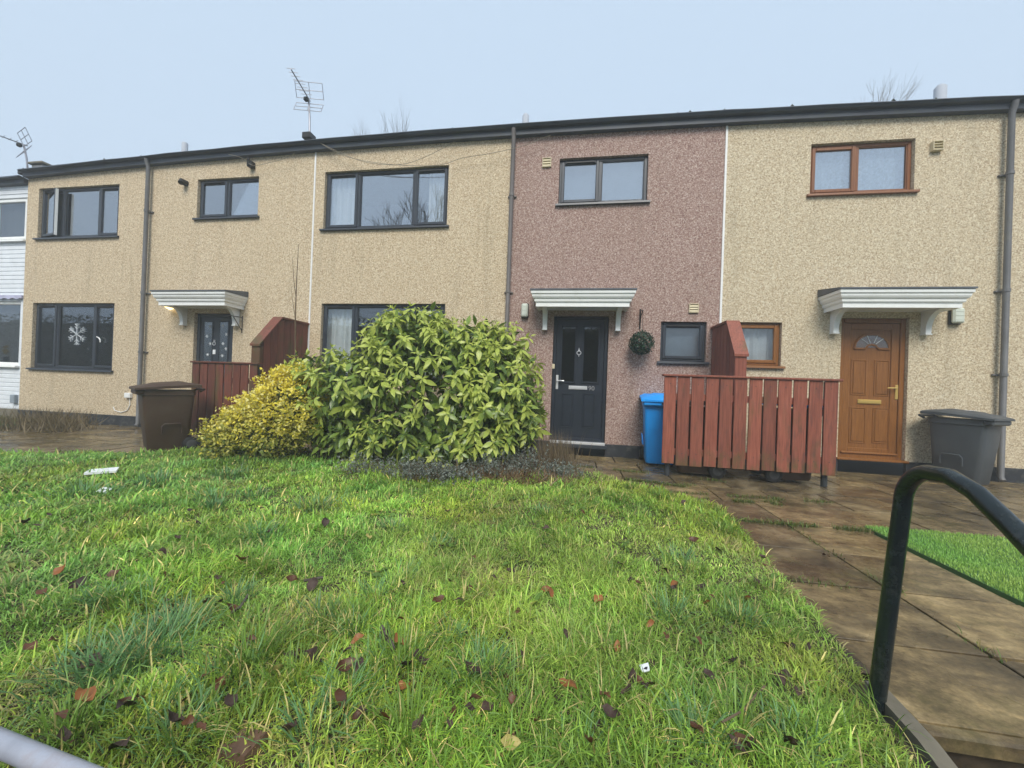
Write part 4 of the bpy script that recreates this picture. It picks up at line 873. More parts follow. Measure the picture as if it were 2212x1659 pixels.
# big spotted laurel
SH = empty('spotted_laurel_shrub', (-1.9,-1.6,0), 'large glossy yellow-green spotted laurel shrub in front of the cream wall', 'shrub')
ELL = [(-1.75,-1.5,1.0,1.2,.82,.93),(-3.05,-1.62,1.0,.85,.68,.5),(-1.12,-1.45,.98,.72,.75,.82),(-2.2,-1.4,1.66,.74,.6,.48),(-1.4,-1.4,1.55,.78,.6,.42),(-.88,-1.45,.8,.52,.6,.5),(-1.75,-1.7,.42,1.15,.62,.4)]
RP, RN = surf_points(ELL, 1350, 1.0, .12); keepb = rng.random(len(RP)) < np.where(RP[:,1] > -1.0, .45, 1); RP, RN = RP[keepb], RN[keepb]
RP = RP + RN*rng.normal(0,.05,(len(RP),1)); LP, LD, LU, LT = [], [], [], []
for p, nrm in zip(RP, RN):
    ax = nrm*.75+np.array([0,0,.75])+rng.normal(0,.22,3); ax /= np.linalg.norm(ax); t = np.cross(ax,[.3,.2,.9]); t /= np.linalg.norm(t); s = np.cross(ax,t); a0 = rng.uniform(0,6.28)
    for tier, (nl, el, ln) in enumerate(((3,.6,.075),(4,1.15,.12),(3,1.6,.14))):
        for k in range(nl):
            a = a0+tier*.7+k*6.283/nl+rng.normal(0,.2); e_ = el+rng.normal(0,.18)
            d = ax*math.cos(e_)+(t*math.cos(a)+s*math.sin(a))*math.sin(e_); d[2] -= .12+.25*tier+rng.uniform(0,.35); LP.append(p-ax*.035*tier); LD.append(d); LU.append(ax+rng.normal(0,.25,3)); LT.append(ln*rng.uniform(.62,1.35))
LP, LD, LU, LT = map(np.array, (LP, LD, LU, LT)); Rm = frames(LD, LU)
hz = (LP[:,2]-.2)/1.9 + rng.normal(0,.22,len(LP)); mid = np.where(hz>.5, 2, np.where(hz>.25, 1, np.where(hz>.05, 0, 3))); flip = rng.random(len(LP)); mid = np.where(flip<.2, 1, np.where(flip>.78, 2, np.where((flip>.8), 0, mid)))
tV, tF = leaf_template(); LM = [M['leaf0'],M['leaf1'],M['leaf2'],M['leaf3']]
toc = CAM-LP; dist = np.linalg.norm(toc,axis=1); facing = np.abs((Rm[:,:,2]*toc/dist[:,None]).sum(1))
front = (RN.repeat(10,0)*toc/dist[:,None]).sum(1); score = LT*facing/dist*(front>.25); pick = np.argsort(-score)[:300]; rest = np.setdiff1d(np.arange(len(LP)), pick)
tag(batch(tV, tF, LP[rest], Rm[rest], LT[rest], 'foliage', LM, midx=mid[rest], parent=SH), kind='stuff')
lmesh = []
for k in range(4):
    me = bpy.data.meshes.new('laurel_leaf'); me.from_pydata(tV.tolist(), [], tF); me.materials.append(LM[k]); me.polygons.foreach_set('use_smooth', [True]*len(me.polygons)); lmesh.append(me)
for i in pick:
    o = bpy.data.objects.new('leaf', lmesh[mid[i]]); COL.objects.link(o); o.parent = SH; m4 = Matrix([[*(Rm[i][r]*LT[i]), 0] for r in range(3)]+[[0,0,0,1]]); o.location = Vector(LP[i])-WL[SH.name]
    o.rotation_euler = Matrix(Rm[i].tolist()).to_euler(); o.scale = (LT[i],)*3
IP, IN = [], []
for e in ELL+[(-2.9,-1.65,.4,.75,.5,.36)]:
    m = 1150; d = rng.normal(size=(m,3)); d /= np.linalg.norm(d,axis=1)[:,None]; r_ = rng.uniform(.45,.93,(m,1)); IP.append(np.array(e[:3])+d*np.array(e[3:])*r_); IN.append(d)
IP, IN = np.concatenate(IP), np.concatenate(IN); ok = IP[:,2] > .05; IP, IN = IP[ok], IN[ok]
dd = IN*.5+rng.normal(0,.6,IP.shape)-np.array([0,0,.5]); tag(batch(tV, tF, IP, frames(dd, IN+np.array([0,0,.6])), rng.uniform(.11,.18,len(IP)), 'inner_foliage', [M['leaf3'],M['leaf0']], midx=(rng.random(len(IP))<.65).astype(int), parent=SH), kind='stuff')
for i in range(16):
    a = rng.uniform(0,6.28); b0 = (-1.8+rng.uniform(-.7,.7), -1.5+rng.uniform(-.25,.25), 0); e = ELL[i%len(ELL)]; tip = (e[0]+rng.uniform(-.6,.6)*e[3], e[1]+rng.uniform(-.6,.6)*e[4], e[2]+.5*e[5])
    mb = MB(); mb.tube([b0, ((b0[0]*.6+tip[0]*.4), (b0[1]*.6+tip[1]*.4), tip[2]*.5), tip], [.016,.012,.006], 6); mb.build('stem', M['bark'], SH)
# golden euonymus
EU = empty('golden_euonymus', (-4.0,-2.0,0), 'small-leaved golden yellow shrub between the fence and the laurel', 'shrub')
EE = [(-3.95,-1.95,.45,.58,.45,.36),(-3.62,-1.95,.72,.44,.4,.36),(-4.3,-2.0,.26,.42,.38,.24),(-3.66,-1.9,.95,.24,.24,.2)]
P0, N0 = surf_points(EE, 2600, 1.0, .05); P0 += N0*rng.normal(-.02,.06,(len(P0),1)); sh = []
for i in range(70):
    e = EE[rng.integers(0,4)]; d0 = rng.normal(size=3); d0[2] = abs(d0[2])+.3; d0 /= np.linalg.norm(d0); b0 = np.array(e[:3])+d0*np.array(e[3:])*.9; g_ = d0*.5+np.array([0,0,.7])+rng.normal(0,.25,3); g_ /= np.linalg.norm(g_); ll = rng.uniform(.08,.22)
    sh += [(b0+g_*ll*t, g_) for t in np.linspace(0,1,7)]
P0 = np.concatenate([P0, np.array([q[0] for q in sh])]); N0 = np.concatenate([N0, np.array([q[1] for q in sh])]); tV2, tF2 = leaf_template(.55, 0, .15, .1)
cnt = 9; PP = np.repeat(P0,cnt,0)+rng.normal(0,.028,(len(P0)*cnt,3)); DD = np.repeat(N0,cnt,0)*.6+rng.normal(0,.7,PP.shape)+np.array([0,0,.35])
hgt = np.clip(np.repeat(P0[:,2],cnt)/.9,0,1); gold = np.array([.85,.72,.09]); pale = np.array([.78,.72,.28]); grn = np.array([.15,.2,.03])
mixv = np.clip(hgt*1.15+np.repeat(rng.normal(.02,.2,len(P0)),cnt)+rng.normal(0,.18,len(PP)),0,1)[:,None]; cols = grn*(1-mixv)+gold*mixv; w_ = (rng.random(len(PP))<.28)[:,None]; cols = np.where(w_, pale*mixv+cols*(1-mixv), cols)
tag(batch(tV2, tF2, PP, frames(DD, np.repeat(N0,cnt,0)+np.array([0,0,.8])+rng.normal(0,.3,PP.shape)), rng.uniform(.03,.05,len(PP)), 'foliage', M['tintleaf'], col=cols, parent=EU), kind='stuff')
m = 4200; k = rng.integers(0,len(EE),m); d = rng.normal(size=(m,3)); d /= np.linalg.norm(d,axis=1)[:,None]; EA = np.array(EE); PI = EA[k,:3]+d*EA[k,3:]*rng.uniform(.4,.92,(m,1)); ok = PI[:,2]>.03; PI, d = PI[ok], d[ok]
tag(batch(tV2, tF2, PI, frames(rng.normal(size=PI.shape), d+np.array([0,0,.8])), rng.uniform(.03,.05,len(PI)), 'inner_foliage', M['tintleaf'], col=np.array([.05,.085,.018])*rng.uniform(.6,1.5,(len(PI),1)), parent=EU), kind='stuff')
for i in range(26):
    e = EE[i%3]; b0 = (e[0]*.5-2.0+rng.uniform(-.2,.2), -1.95+rng.uniform(-.1,.1), 0); tip = np.array(e[:3])+np.array([rng.uniform(-.8,.8)*e[3], rng.uniform(-.8,.6)*e[4], rng.uniform(.3,.95)*e[5]])
    mb = MB(); mb.tube([b0, tuple(np.array(b0)*.45+tip*.55), tuple(tip)], [.01,.007,.003], 5); mb.build('stem', M['twig'], EU)
# low grey-leaved plants and dry stems along the bed
def stalks(n, cx, cy, rx, ry, h, lean, rad=.0025):
    P = np.c_[cx+rng.normal(0,rx,n), cy+rng.normal(0,ry,n), np.full(n,.03)]; a = rng.uniform(0,6.28,n); l = np.abs(rng.normal(lean,lean*.5,n)); hh = h*rng.uniform(.5,1.15,n)
    return P, P+np.c_[np.cos(a)*l*hh, np.sin(a)*l*hh, hh*np.sqrt(np.clip(1-l*l*.5,.2,1))]
def stalk_mesh(name, P, Q, w0, cols, parent, mat):
    n = len(P); s = np.cross(Q-P, CAM-P); s /= np.linalg.norm(s,axis=1)[:,None]; s = s+rng.normal(0,.4,s.shape); mid_ = (P+Q)/2+rng.normal(0,.012,P.shape)
    V = np.stack([P-s*w0,P+s*w0,mid_-s*w0*.8,mid_+s*w0*.8,Q],1).reshape(-1,3); b0 = 5*np.arange(n)[:,None]
    f = np.concatenate([b0+np.array([[0,1,3,2]]), b0+np.array([[2,3,4]])],1); return mesh_np(name, V, f.ravel(), np.tile([4,3],n), mat, col=np.repeat(cols,5,0), parent=parent)
def grey_plant(cx, cy, rx, ry, h, n, label):
    e = empty('silver_shrublet', (cx,cy,0), label, 'plant', 'silvery plants edging the bed'); P, Q = stalks(n, cx, cy, rx, ry, h, .45)
    tag(stalk_mesh('stems', P, Q, .003, np.array([.17,.12,.075])*rng.uniform(.6,1.4,(n,1)), e, M['tintleaf']), kind='stuff')
    t = rng.uniform(.45,1.02,(n,14,1)); LPp = (P[:,None]*(1-t)+Q[:,None]*t).reshape(-1,3)+rng.normal(0,.006,(n*14,3)); D2 = rng.normal(0,.7,LPp.shape)+np.array([0,0,.6])
    tag(batch(tV2, tF2, LPp, frames(D2, rng.normal(size=LPp.shape)+np.array([0,0,1.2])), rng.uniform(.014,.03,len(LPp)), 'foliage', M['tintleaf'], col=np.array([.21,.235,.2])*rng.uniform(.5,1.3,(len(LPp),1)), parent=e), kind='stuff')
def gpx(u, v): p = G(u, v); return p[0], p[1]
for (u, v, rx_, h, n_, lab) in ((890,1046,.16,.24,130,'silvery low plant under the middle of the laurel'),(975,1050,.17,.19,140,'silvery low plant right of centre below the laurel'),(1060,1040,.16,.28,130,'silvery grey plant below the laurel right side'),(1125,1030,.17,.32,130,'silvery grey plant beside the dry grass clump'),(1205,1042,.12,.2,90,'rightmost small silvery plant near the path'),(790,1035,.14,.22,60,'sparse grey twiggy plant between the yellow shrub and the laurel')):
    x, y = gpx(u, v); grey_plant(x, y, rx_, .1, h, n_, lab)
x, y = gpx(1195, 1022); e = empty('dry_grass_clump', (x,y,0), 'brown dried stalks standing beside the navy door path', 'plant'); P, Q = stalks(520, x, y, .15, .13, .5, .2)
tag(stalk_mesh('dry_stalks', P, Q, .0022, np.array([.2,.15,.09])*rng.uniform(.5,1.3,(520,1)), e, M['tintleaf']), kind='stuff')
x, y = gpx(1120, 1052); e = empty('dead_fern', (x,y,0), 'rusty brown withered growth at the lawn edge below the laurel', 'plant'); P, Q = stalks(900, x-.35, y+.03, .55, .1, .2, .75)
tag(stalk_mesh('dry_stalks', P, Q, .0035, np.array([.21,.13,.07])*rng.uniform(.4,1.4,(900,1)), e, M['tintleaf']), kind='stuff')
p = G(*r2(430,1320)); e = empty('withered_plant', (p[0],p[1],0), 'reddish brown withered plant by the far left wall', 'plant'); P, Q = stalks(700, p[0], p[1], .33, .2, .4, .5)
tag(stalk_mesh('dry_stalks', P, Q, .004, np.array([.2,.155,.085])*rng.uniform(.5,1.4,(700,1)), e, M['tintleaf']), kind='stuff')
# bare sapling and bramble in front of the left wall
a = W(640,700,-1.6); e = empty('bare_sapling', (a[0],-1.6,0), 'thin bare upright sapling before the white joint line', 'sapling')
def wpt(u, v, y=-1.6): return tuple(W(u, v, y))
for pts, r_ in (([(a[0],-1.6,0),wpt(638,760),wpt(638,680),wpt(641,600),wpt(645,528)],[.011,.01,.008,.006,.003]), ([wpt(639,640),wpt(634,600),wpt(632,555)],[.005,.004,.002]), ([wpt(638,690),wpt(632,650),wpt(629,620)],[.004,.003,.002])):
    mb = MB(); mb.tube(pts, r_, 6); mb.build('stem', M['twig'], e, smooth=True)
a = W(650,775,-1.7); e = empty('bramble', (a[0],-1.7,0), 'dark leafy bramble shoot arching left of the laurel top', 'plant')
br = [(-3.6,-1.6,.4),wpt(690,780,-1.7),wpt(668,772,-1.7),wpt(650,778,-1.7),wpt(632,790,-1.7)]; mb = MB(); mb.tube(br, [.006,.005,.004,.003,.002], 5); mb.build('stem', M['twig'], e)
PB = np.array([np.array(br[i])*(1-t)+np.array(br[i+1])*t for i in (1,2,3) for t in rng.random(26)])+rng.normal(0,.05,(78,3)); tag(batch(tV2, tF2, PB, frames(rng.normal(size=PB.shape), rng.normal(0,.4,PB.shape)+np.array([0,0,1])), rng.uniform(.04,.075,78), 'foliage', M['tintleaf'], col=np.array([.03,.065,.03])*rng.uniform(.6,1.8,(78,1)), parent=e), kind='stuff')

# ---------------------------------------------------------------- grass
def vnoise(x, y, s, seed):
    x = x*s+seed*17.3; y = y*s+seed*7.1; xi, yi = np.floor(x).astype(int), np.floor(y).astype(int); fx, fy = x-xi, y-yi; fx = fx*fx*(3-2*fx); fy = fy*fy*(3-2*fy)
    h = lambda a, b_: (np.sin(a*127.1+b_*311.7+seed*74.7)*43758.5453) % 1.0
    return (h(xi,yi)*(1-fx)+h(xi+1,yi)*fx)*(1-fy)+(h(xi,yi+1)*(1-fx)+h(xi+1,yi+1)*fx)*fy
def blades(P, L, wd, az, bend, cols, name, mat, parent=None):
    n = len(P); d = np.c_[np.cos(az), np.sin(az), np.zeros(n)]; s = np.c_[-np.sin(az), np.cos(az), np.zeros(n)]; up = np.array([0,0,1.0])
    rows = []; pt = P.copy(); prev = 0
    for t, wf in ((0,.8),(.38,1.0),(.74,.7)):
        ang = bend[:,None]*(.25+.95*((prev+t)/2)); pt = pt+(d*np.sin(ang)+up*np.cos(ang))*L[:,None]*(t-prev); prev = t; rows += [pt-s*(wd*wf/2)[:,None], pt+s*(wd*wf/2)[:,None]]
    ang = bend[:,None]*1.15; tip = pt+(d*np.sin(ang)+up*np.cos(ang))*L[:,None]*.26; rows.append(tip)
    V = np.stack(rows,1).reshape(-1,3); b0 = 7*np.arange(n)[:,None]; f = np.concatenate([b0+np.array([[0,1,3,2]]), b0+np.array([[2,3,5,4]]), b0+np.array([[4,5,6]])],1)
    o = mesh_np(name, V, f.ravel(), np.tile([4,4,3],n), mat, col=np.repeat(cols,7,0), parent=parent); tag(o, kind='stuff'); return o
N = 1200000; P = np.c_[rng.uniform(-9.5,1.6,N), rng.uniform(-5.8,-1.2,N)]; dC = np.hypot(P[:,0]-CAM[0], P[:,1]-CAM[1])
rel = (P-CAM[:2])@np.array([math.cos(YAW),math.sin(YAW)]); fw = (P-CAM[:2])@np.array([-math.sin(YAW),math.cos(YAW)])
vis = (fw > .3) & (np.abs(rel) < 1.5*fw+.3)
acc = rng.random(N) < np.clip(1.9/dC, .25, 1)**1.35*.95
P = P[vis & acc]; P = P[inpoly(P, LAWN) | ((edge_dist(P, LAWN) < .045) & (P[:,0] < 1.7))]; P = P[~((P[:,0] > 1.03) & (P[:,1] < -4.8))]; bed = (P[:,1] > -1.95+.12*np.sin(3*P[:,0])) & (P[:,0] > -4.9) & (P[:,0] < .3); P = P[~bed | (rng.random(len(P))<.12)]
if len(P) > 360000: P = P[rng.permutation(len(P))[:360000]]
n = len(P); dC = np.hypot(P[:,0]-CAM[0], P[:,1]-CAM[1]); lush = vnoise(P[:,0],P[:,1],1.1,1)*.6+vnoise(P[:,0],P[:,1],3.1,2)*.4; tuft = vnoise(P[:,0],P[:,1],6.5,3); left = np.clip((-P[:,0]-.5)/4,0,1)
lush = np.clip(lush*1.1-.05+.25*left+np.where(P[:,1]>-3,.12,0),0,1)
L = (.028+.045*lush+.03*(tuft>.6))*rng.uniform(.5,1.3,n)*.85; wd = rng.uniform(.002,.0038,n)*np.clip(dC/2.0,1,2.6); wide = rng.random(n)<.07; wd[wide] *= 1.8; L[wide] *= 1.5
wind = vnoise(P[:,0],P[:,1],2.2,5)*6.28*1.6; az = wind+rng.normal(0,1.9,n); bend = np.clip(rng.normal(1.3,.5,n)+.15*lush,.05,2.2)
g1, g2, g3, g4 = np.array([.15,.3,.055]), np.array([.225,.37,.05]), np.array([.34,.42,.07]), np.array([.62,.52,.2])
y_ = np.clip(vnoise(P[:,0],P[:,1],1.6,8)*.75+vnoise(P[:,0],P[:,1],5,9)*.35-.22*lush-.2*left+rng.normal(.12,.2,n),0,1)[:,None]
cols = np.where(y_<.5, g1+(g2-g1)*(y_/.5), g2+(g3-g2)*((y_-.5)/.5)); blue = (vnoise(P[:,0],P[:,1],1.9,12)>.6)[:,None]&(left>.2)[:,None]; cols = np.where(blue, cols*np.array([.88,1.0,1.25]), cols)
st = rng.random(n)<.06; cols[st] = g4*rng.uniform(.6,1.25,(st.sum(),1)); cols *= rng.uniform(.55,1.6,(n,1))*(.8+.5*vnoise(P[:,0],P[:,1],4.3,41))[:,None]
pv_ = vnoise(P[:,0],P[:,1],.85,51)*.6+vnoise(P[:,0],P[:,1],2.7,52)*.4; cols *= np.array([1.14,1.06,.95])*(.72+.72*pv_)[:,None]
cool = np.clip((vnoise(P[:,0],P[:,1],.8,53)*.7+vnoise(P[:,0],P[:,1],3.3,57)*.3+.12*left-.5)*4,0,1)[:,None]; cols = cols*(1-cool)+cols*np.array([.88,1.0,1.3])*cool
pale = np.clip((vnoise(P[:,0],P[:,1],2.1,55)*.65+vnoise(P[:,0],P[:,1],6,58)*.35-.6)*5,0,1)*(rng.random(n)<.55); cols = cols*(1-pale[:,None])+np.array([.46,.42,.17])*rng.uniform(.6,1.2,(n,1))*pale[:,None]; bend = bend+.5*pale
thin = vnoise(P[:,0],P[:,1],7.5,60) < .2; L = np.where(thin, L*.45, L)
blades(np.c_[P, lawn_z(P)-.004], L, wd, az, bend, cols, 'grass', M['grass'])
# the lawn goes on past both sides of the picture
n = 90000; P = np.c_[rng.uniform(-15,1.1,n), rng.uniform(-5.8,-2.0,n)]; rel = (P-CAM[:2])@np.array([math.cos(YAW),math.sin(YAW)]); fw = (P-CAM[:2])@np.array([-math.sin(YAW),math.cos(YAW)])
P = P[inpoly(P, LAWN) & ~((fw > .3) & (np.abs(rel) < 1.5*fw+.25) & (P[:,0] > -9.5))]; n = len(P); y_ = vnoise(P[:,0],P[:,1],1.6,8)[:,None]
blades(np.c_[P, lawn_z(P)-.004], rng.uniform(.04,.09,n), rng.uniform(.005,.009,n), rng.uniform(0,6.28,n), rng.uniform(.6,1.8,n), (g1+(g2-g1)*y_)*rng.uniform(.6,1.4,(n,1)), 'margin_grass', M['grass'])
# long coarse tufts
TP = []; TL = []; TZ = []; TC = []; TB_ = []; TW = []
tufts = [(980,2640,.12,150,.22,0),(640,2560,.16,180,.2,1),(520,2620,.18,200,.2,1),(330,2700,.14,110,.18,1),(1580,2680,.1,110,.19,0),(1600,2940,.12,120,.2,0),(2050,2850,.1,80,.17,0),(2480,1940,.1,130,.15,0),(2600,1970,.09,120,.16,0),(2440,2000,.1,110,.14,0),(3050,2500,.1,90,.14,0),(2850,2090,.09,120,.13,0),(3330,2420,.1,110,.13,0),(3520,2830,.1,130,.17,0),(620,1900,.2,160,.18,1),(330,1960,.22,140,.17,1),(900,1870,.2,150,.17,1),(1250,2010,.2,130,.16,1),(1700,2080,.2,120,.15,0),(2200,2150,.18,100,.14,0),(1350,2500,.12,110,.16,0),(2900,2900,.12,110,.18,0),(1150,2760,.1,70,.17,0),(700,2480,.1,90,.17,1)]
r_t = random.Random(5)
for _ in range(75): tufts.append((r_t.uniform(50,3200), r_t.uniform(1960,2990), r_t.uniform(.06,.14), r_t.randrange(45,110), r_t.uniform(.1,.17), int(r_t.random() < .55)))
for (sx_, sy_, rad, cnt_, ln, bl) in tufts:
    c = G(sx_*.54861, sy_*.54861, .04); q = c[:2]+rng.normal(0,rad*.45,(cnt_,2)); off = q-c[:2]; TP.append(q); TL.append(ln*.8*rng.uniform(.55,1.2,cnt_)); TZ.append(np.arctan2(off[:,1],off[:,0])+rng.normal(0,.6,cnt_)); TB_.append(np.clip(rng.normal(1.0,.4,cnt_)+2.0*np.hypot(*off.T),.1,1.9)); TW.append(rng.uniform(.003,.0052,cnt_)*max(1,math.hypot(*(c[:2]-CAM[:2]))/2.4))
    cc = np.where(rng.random((cnt_,1))<.1, g4, (np.array([.15,.3,.11]) if bl else np.array([.18,.31,.045]))*rng.uniform(.6,1.35,(cnt_,1))); TC.append(cc)
TP = np.concatenate(TP); ok = inpoly(TP, LAWN); cat_ = lambda l: np.concatenate(l)[ok]
blades(np.c_[TP, lawn_z(TP)-.004][ok], cat_(TL), cat_(TW), cat_(TZ), cat_(TB_), cat_(TC), 'long_grass', M['grass'])
# single long blades and straws standing out of the sward
n = 3800; P = np.c_[rng.uniform(-5.5,1.2,n), -5.7+np.abs(rng.normal(0,1.5,n))]; P = P[inpoly(P, LAWN) & (P[:,1] < -2.3)]; n = len(P); dC = np.hypot(P[:,0], P[:,1]-CAM[1])
lc = np.where(rng.random((n,1))<.4, np.array([.6,.52,.2]), np.array([.3,.46,.13]))*rng.uniform(.6,1.25,(n,1))
blades(np.c_[P, lawn_z(P)], rng.uniform(.06,.14,n), rng.uniform(.0026,.005,n)*np.clip(dC/2.5,1,1.8), rng.uniform(0,6.28,n), np.clip(rng.normal(1.45,.45,n),.2,2.3), lc, 'stray_blades', M['grass'])
# verge on the far left, weeds in the paving joints, artificial turf
n = 16000; P = np.c_[rng.uniform(-15,-9.4,n), rng.uniform(-1.8,-.25,n)]; P = P[inpoly(P, GRASS2)]; n = len(P)
blades(np.c_[P, np.full(n,.018)], rng.uniform(.05,.14,n), rng.uniform(.006,.01,n), rng.uniform(0,6.28,n), rng.uniform(.3,1.5,n), np.where(rng.random((n,1))<.35, np.array([.2,.17,.08]), np.array([.1,.13,.03]))*rng.uniform(.6,1.3,(n,1)), 'verge_grass', M['grass'])
JP = []
for x0_, y0_, x1_, y1_, m in ((.9,-2.05,2.7,-1.95,900),(1.5,-2.83,2.5,-2.83,900),(1.4,-2.2,2.1,-2.2,900),(1.84,-2.83,1.84,-4.9,260),(1.25,-3.92,1.9,-3.92,150),(1.3,-1.65,2.2,-1.62,500),(.4,-1.5,1.3,-1.75,1400),(-.3,-.95,1.0,-1.1,900),(1.25,-1.2,1.9,-1.3,500),(1.9,-2.2,2.5,-1.75,350),(-6.8,-2.35,-6.0,-2.2,300)):
    t = rng.random((m,1)); JP.append(np.array([[x0_,y0_]])*(1-t)+np.array([[x1_,y1_]])*t+rng.normal(0,.022,(m,2)))
JP = np.concatenate(JP); JP = JP[vnoise(JP[:,0],JP[:,1],5,21)>.38]; n = len(JP)
blades(np.c_[JP, np.full(n,-.004)], rng.uniform(.015,.055,n), rng.uniform(.003,.006,n), rng.uniform(0,6.28,n), rng.uniform(.5,1.7,n), np.where(rng.random((n,1))<.3, np.array([.2,.17,.05]), np.array([.1,.16,.025]))*rng.uniform(.6,1.3,(n,1)), 'joint_weeds', M['grass'])
n = 150000; P = np.c_[rng.uniform(2.5,6.2,n), rng.uniform(-5.2,-2.7,n)]; P = P[rng.random(n) < np.clip(3/np.hypot(P[:,0],P[:,1]-CAM[1]),0,1)]; n = len(P); pt_ = vnoise(P[:,0],P[:,1],2.5,31)[:,None]
blades(np.c_[P, np.full(n,0.0)], rng.uniform(.018,.03,n), rng.uniform(.003,.005,n), rng.uniform(0,6.28,n), rng.uniform(.1,.9,n), (np.array([.24,.5,.1])*(1-pt_)+np.array([.4,.56,.12])*pt_)*rng.uniform(.75,1.25,(n,1)), 'turf_pile', M['grass'])
# broad-leaved weeds
WP = []; 
for i in range(95):
    q = np.array([rng.uniform(-5.5,1.2), rng.uniform(-5.6,-2.3)]); 
    if inpoly(q[None], LAWN)[0]: WP += [q+rng.normal(0,.02,2) for _ in range(rng.integers(2,6))]
WP = np.array(WP); n = len(WP); a = rng.uniform(0,6.28,n); tV3, tF3 = leaf_template(.42,0,.45,.1)
tag(batch(tV3, tF3, np.c_[WP, lawn_z(WP)+.012], frames(np.c_[np.cos(a),np.sin(a),rng.uniform(.3,.9,n)], np.tile([0,0,1.0],(n,1))+rng.normal(0,.2,(n,3))), rng.uniform(.04,.085,n), 'broadleaf_weeds', M['tintleaf'], col=np.where(rng.random((n,1))<.25, np.array([.3,.34,.06]), np.array([.12,.21,.04]))*rng.uniform(.7,1.3,(n,1))), kind='stuff')

# ---------------------------------------------------------------- fallen leaves, twigs and litter on the lawn
def dead_template(seed, wd):
    r = random.Random(seed); V, Fc = leaf_template(wd, 0, r.uniform(-.35,.35), r.uniform(.2,.6)); V = V+np.array([[0,0,0.12*math.sin(7*v[0]+seed)+.1*math.sin(9*v[1])] for v in V])-np.array([.5,0,0]); return V, Fc
DT = [dead_template(k, w) for k, w in ((1,.62),(2,.5),(3,.7),(4,.4))]
dm = {}
def dead_leaf(sx_, sy_, size, kind, label, group):
    p = G(sx_*.54861, sy_*.54861, .055); q = np.array([p[:2]]); z = lawn_z(q)[0] if inpoly(q, LAWN)[0] else 0.0
    key = (random.randrange(4), kind)
    if key not in dm:
        me = bpy.data.meshes.new('fallen_leaf'); me.from_pydata(DT[key[0]][0].tolist(), [], DT[key[0]][1]); me.materials.append(M[kind]); me.polygons.foreach_set('use_smooth',[True]*len(me.polygons)); dm[key] = me
    o = bpy.data.objects.new('fallen_leaf', dm[key]); COL.objects.link(o); o.location = (p[0], p[1], z+(random.uniform(.03,.05) if z > 0 else .012)); o.rotation_euler = (random.uniform(-.5,.5), random.uniform(-.5,.5), random.uniform(0,6.28)); o.scale = (size,)*3
    tag(o, label, 'leaf', group)
ORANGE = [(180+150,2820),(1572,2585),(1585,2760),(2235,2720),(2355,2370),(2150,2345),(2170,2352),(2660,2322),(2780,2394),(2940,2372),(240,2060+250),(1405,2580),(2430,2560),(2560,2470)]
for i, (x, y) in enumerate(ORANGE): dead_leaf(x, y, .06*random.uniform(.85,1.25), 'deadleaf_o', 'curled orange-brown fallen leaf on the lawn', 'orange-brown fallen leaves')
DARK = [(1520,2590),(3090,2555),(3070,2680),(2470,2780),(2545,2765),(2400,2860),(2320,2960),(2480,2310),(2510,2320),(2760,2320),(3110,2980),(3180,2570),(1150,2300),(1230,2320),(860,2390),(880,2320),(910,2430),(300,2360),(450,2310),(420,2800),(490,2840),(680,2910),(470,2990),(860,2750),(1140,2640),(1230,2665),(1350,2720),(1410,2710),(1600,2670),(1720,2420),(1810,2420),(1740,2490),(1860,2680),(1340,2830),(1130,2960),(2900,2990),(2930,2960),(2690,1990),(2730,2150),(2830,2170),(2980,2300),(2440,2240),(2620,2260),(2150,2120),(2290,2060),(1760,2030),(1280,2080),(640,2220),(700,2140),(100,2090),(1060,2120),(950,2240),(560,2410),(3000,2200),(2230,2540),(2620,2520),(1500,2900),(120,2600),(350,2640),(2010,2280)]
for x, y in DARK: dead_leaf(x, y, .06*random.uniform(.75,1.3), 'deadleaf_d' if random.random() < .55 else 'deadleaf', 'dark wet fallen leaf lying in the grass', 'dark fallen leaves')
for _ in range(85):
    x, y = random.uniform(60,3150), random.uniform(2000,2990); g_ = G(x*.54861, y*.54861, .055)
    if inpoly(np.array([g_[:2]]), LAWN)[0]: dead_leaf(x, y, random.uniform(.032,.052), random.choice(('deadleaf','deadleaf','deadleaf_d','deadleaf_d')), 'dark wet fallen leaf lying in the grass', 'dark fallen leaves')
for x, y in ((650,2420),(1090,2700),(2000,2960),(1450,2130)): dead_leaf(x, y, .06, 'deadleaf_y', 'pale yellow fallen leaf on the lawn', 'pale yellow fallen leaves')
p = G(3253*.54861, 2163*.54861); dead_leaf(3253, 2163, .06, 'deadleaf', 'single brown leaf lying on the paving slabs of the path', 'leaf on the path')
def twig(pts, r, label):
    mb = MB(); q = [G(x*.54861, y*.54861, .05) for x, y in pts]; mb.tube([(c[0],c[1],lawn_z(np.array([c[:2]]))[0]+.045) for c in q], r, 6); tag(mb.build('twig', M['bark' if r > .004 else 'twig'], smooth=True), label, 'twig')
twig([(2840,2905),(2930,2840),(2975,2770),(3010,2735)], .0035, 'pale forked twig on the lawn near the handrail')
twig([(910,2445),(945,2425),(975,2380)], .006, 'short dark stick lying on the left of the lawn'); twig([(1195,2315),(1270,2295)], .007, 'short dark stick on the middle of the lawn'); twig([(1500,2530),(1530,2600),(1545,2630)], .009, 'black curled stick in the grass near the front')
def slip(px4, z, label, name, cat, th=.012, mat=None):
    q = [G(x*.54861, y*.54861, z) for x, y in px4]; mb = MB(); n_ = len(q); mb.add([(c[0],c[1],z+th*.5) for c in q]+[(c[0],c[1],z-th*.5) for c in q], [tuple(range(n_)), tuple(range(2*n_-1,n_-1,-1))]+[(i,n_+i,n_+(i+1)%n_,(i+1)%n_) for i in range(n_)]); return tag(mb.build(name, mat or M['paper']), label, cat)
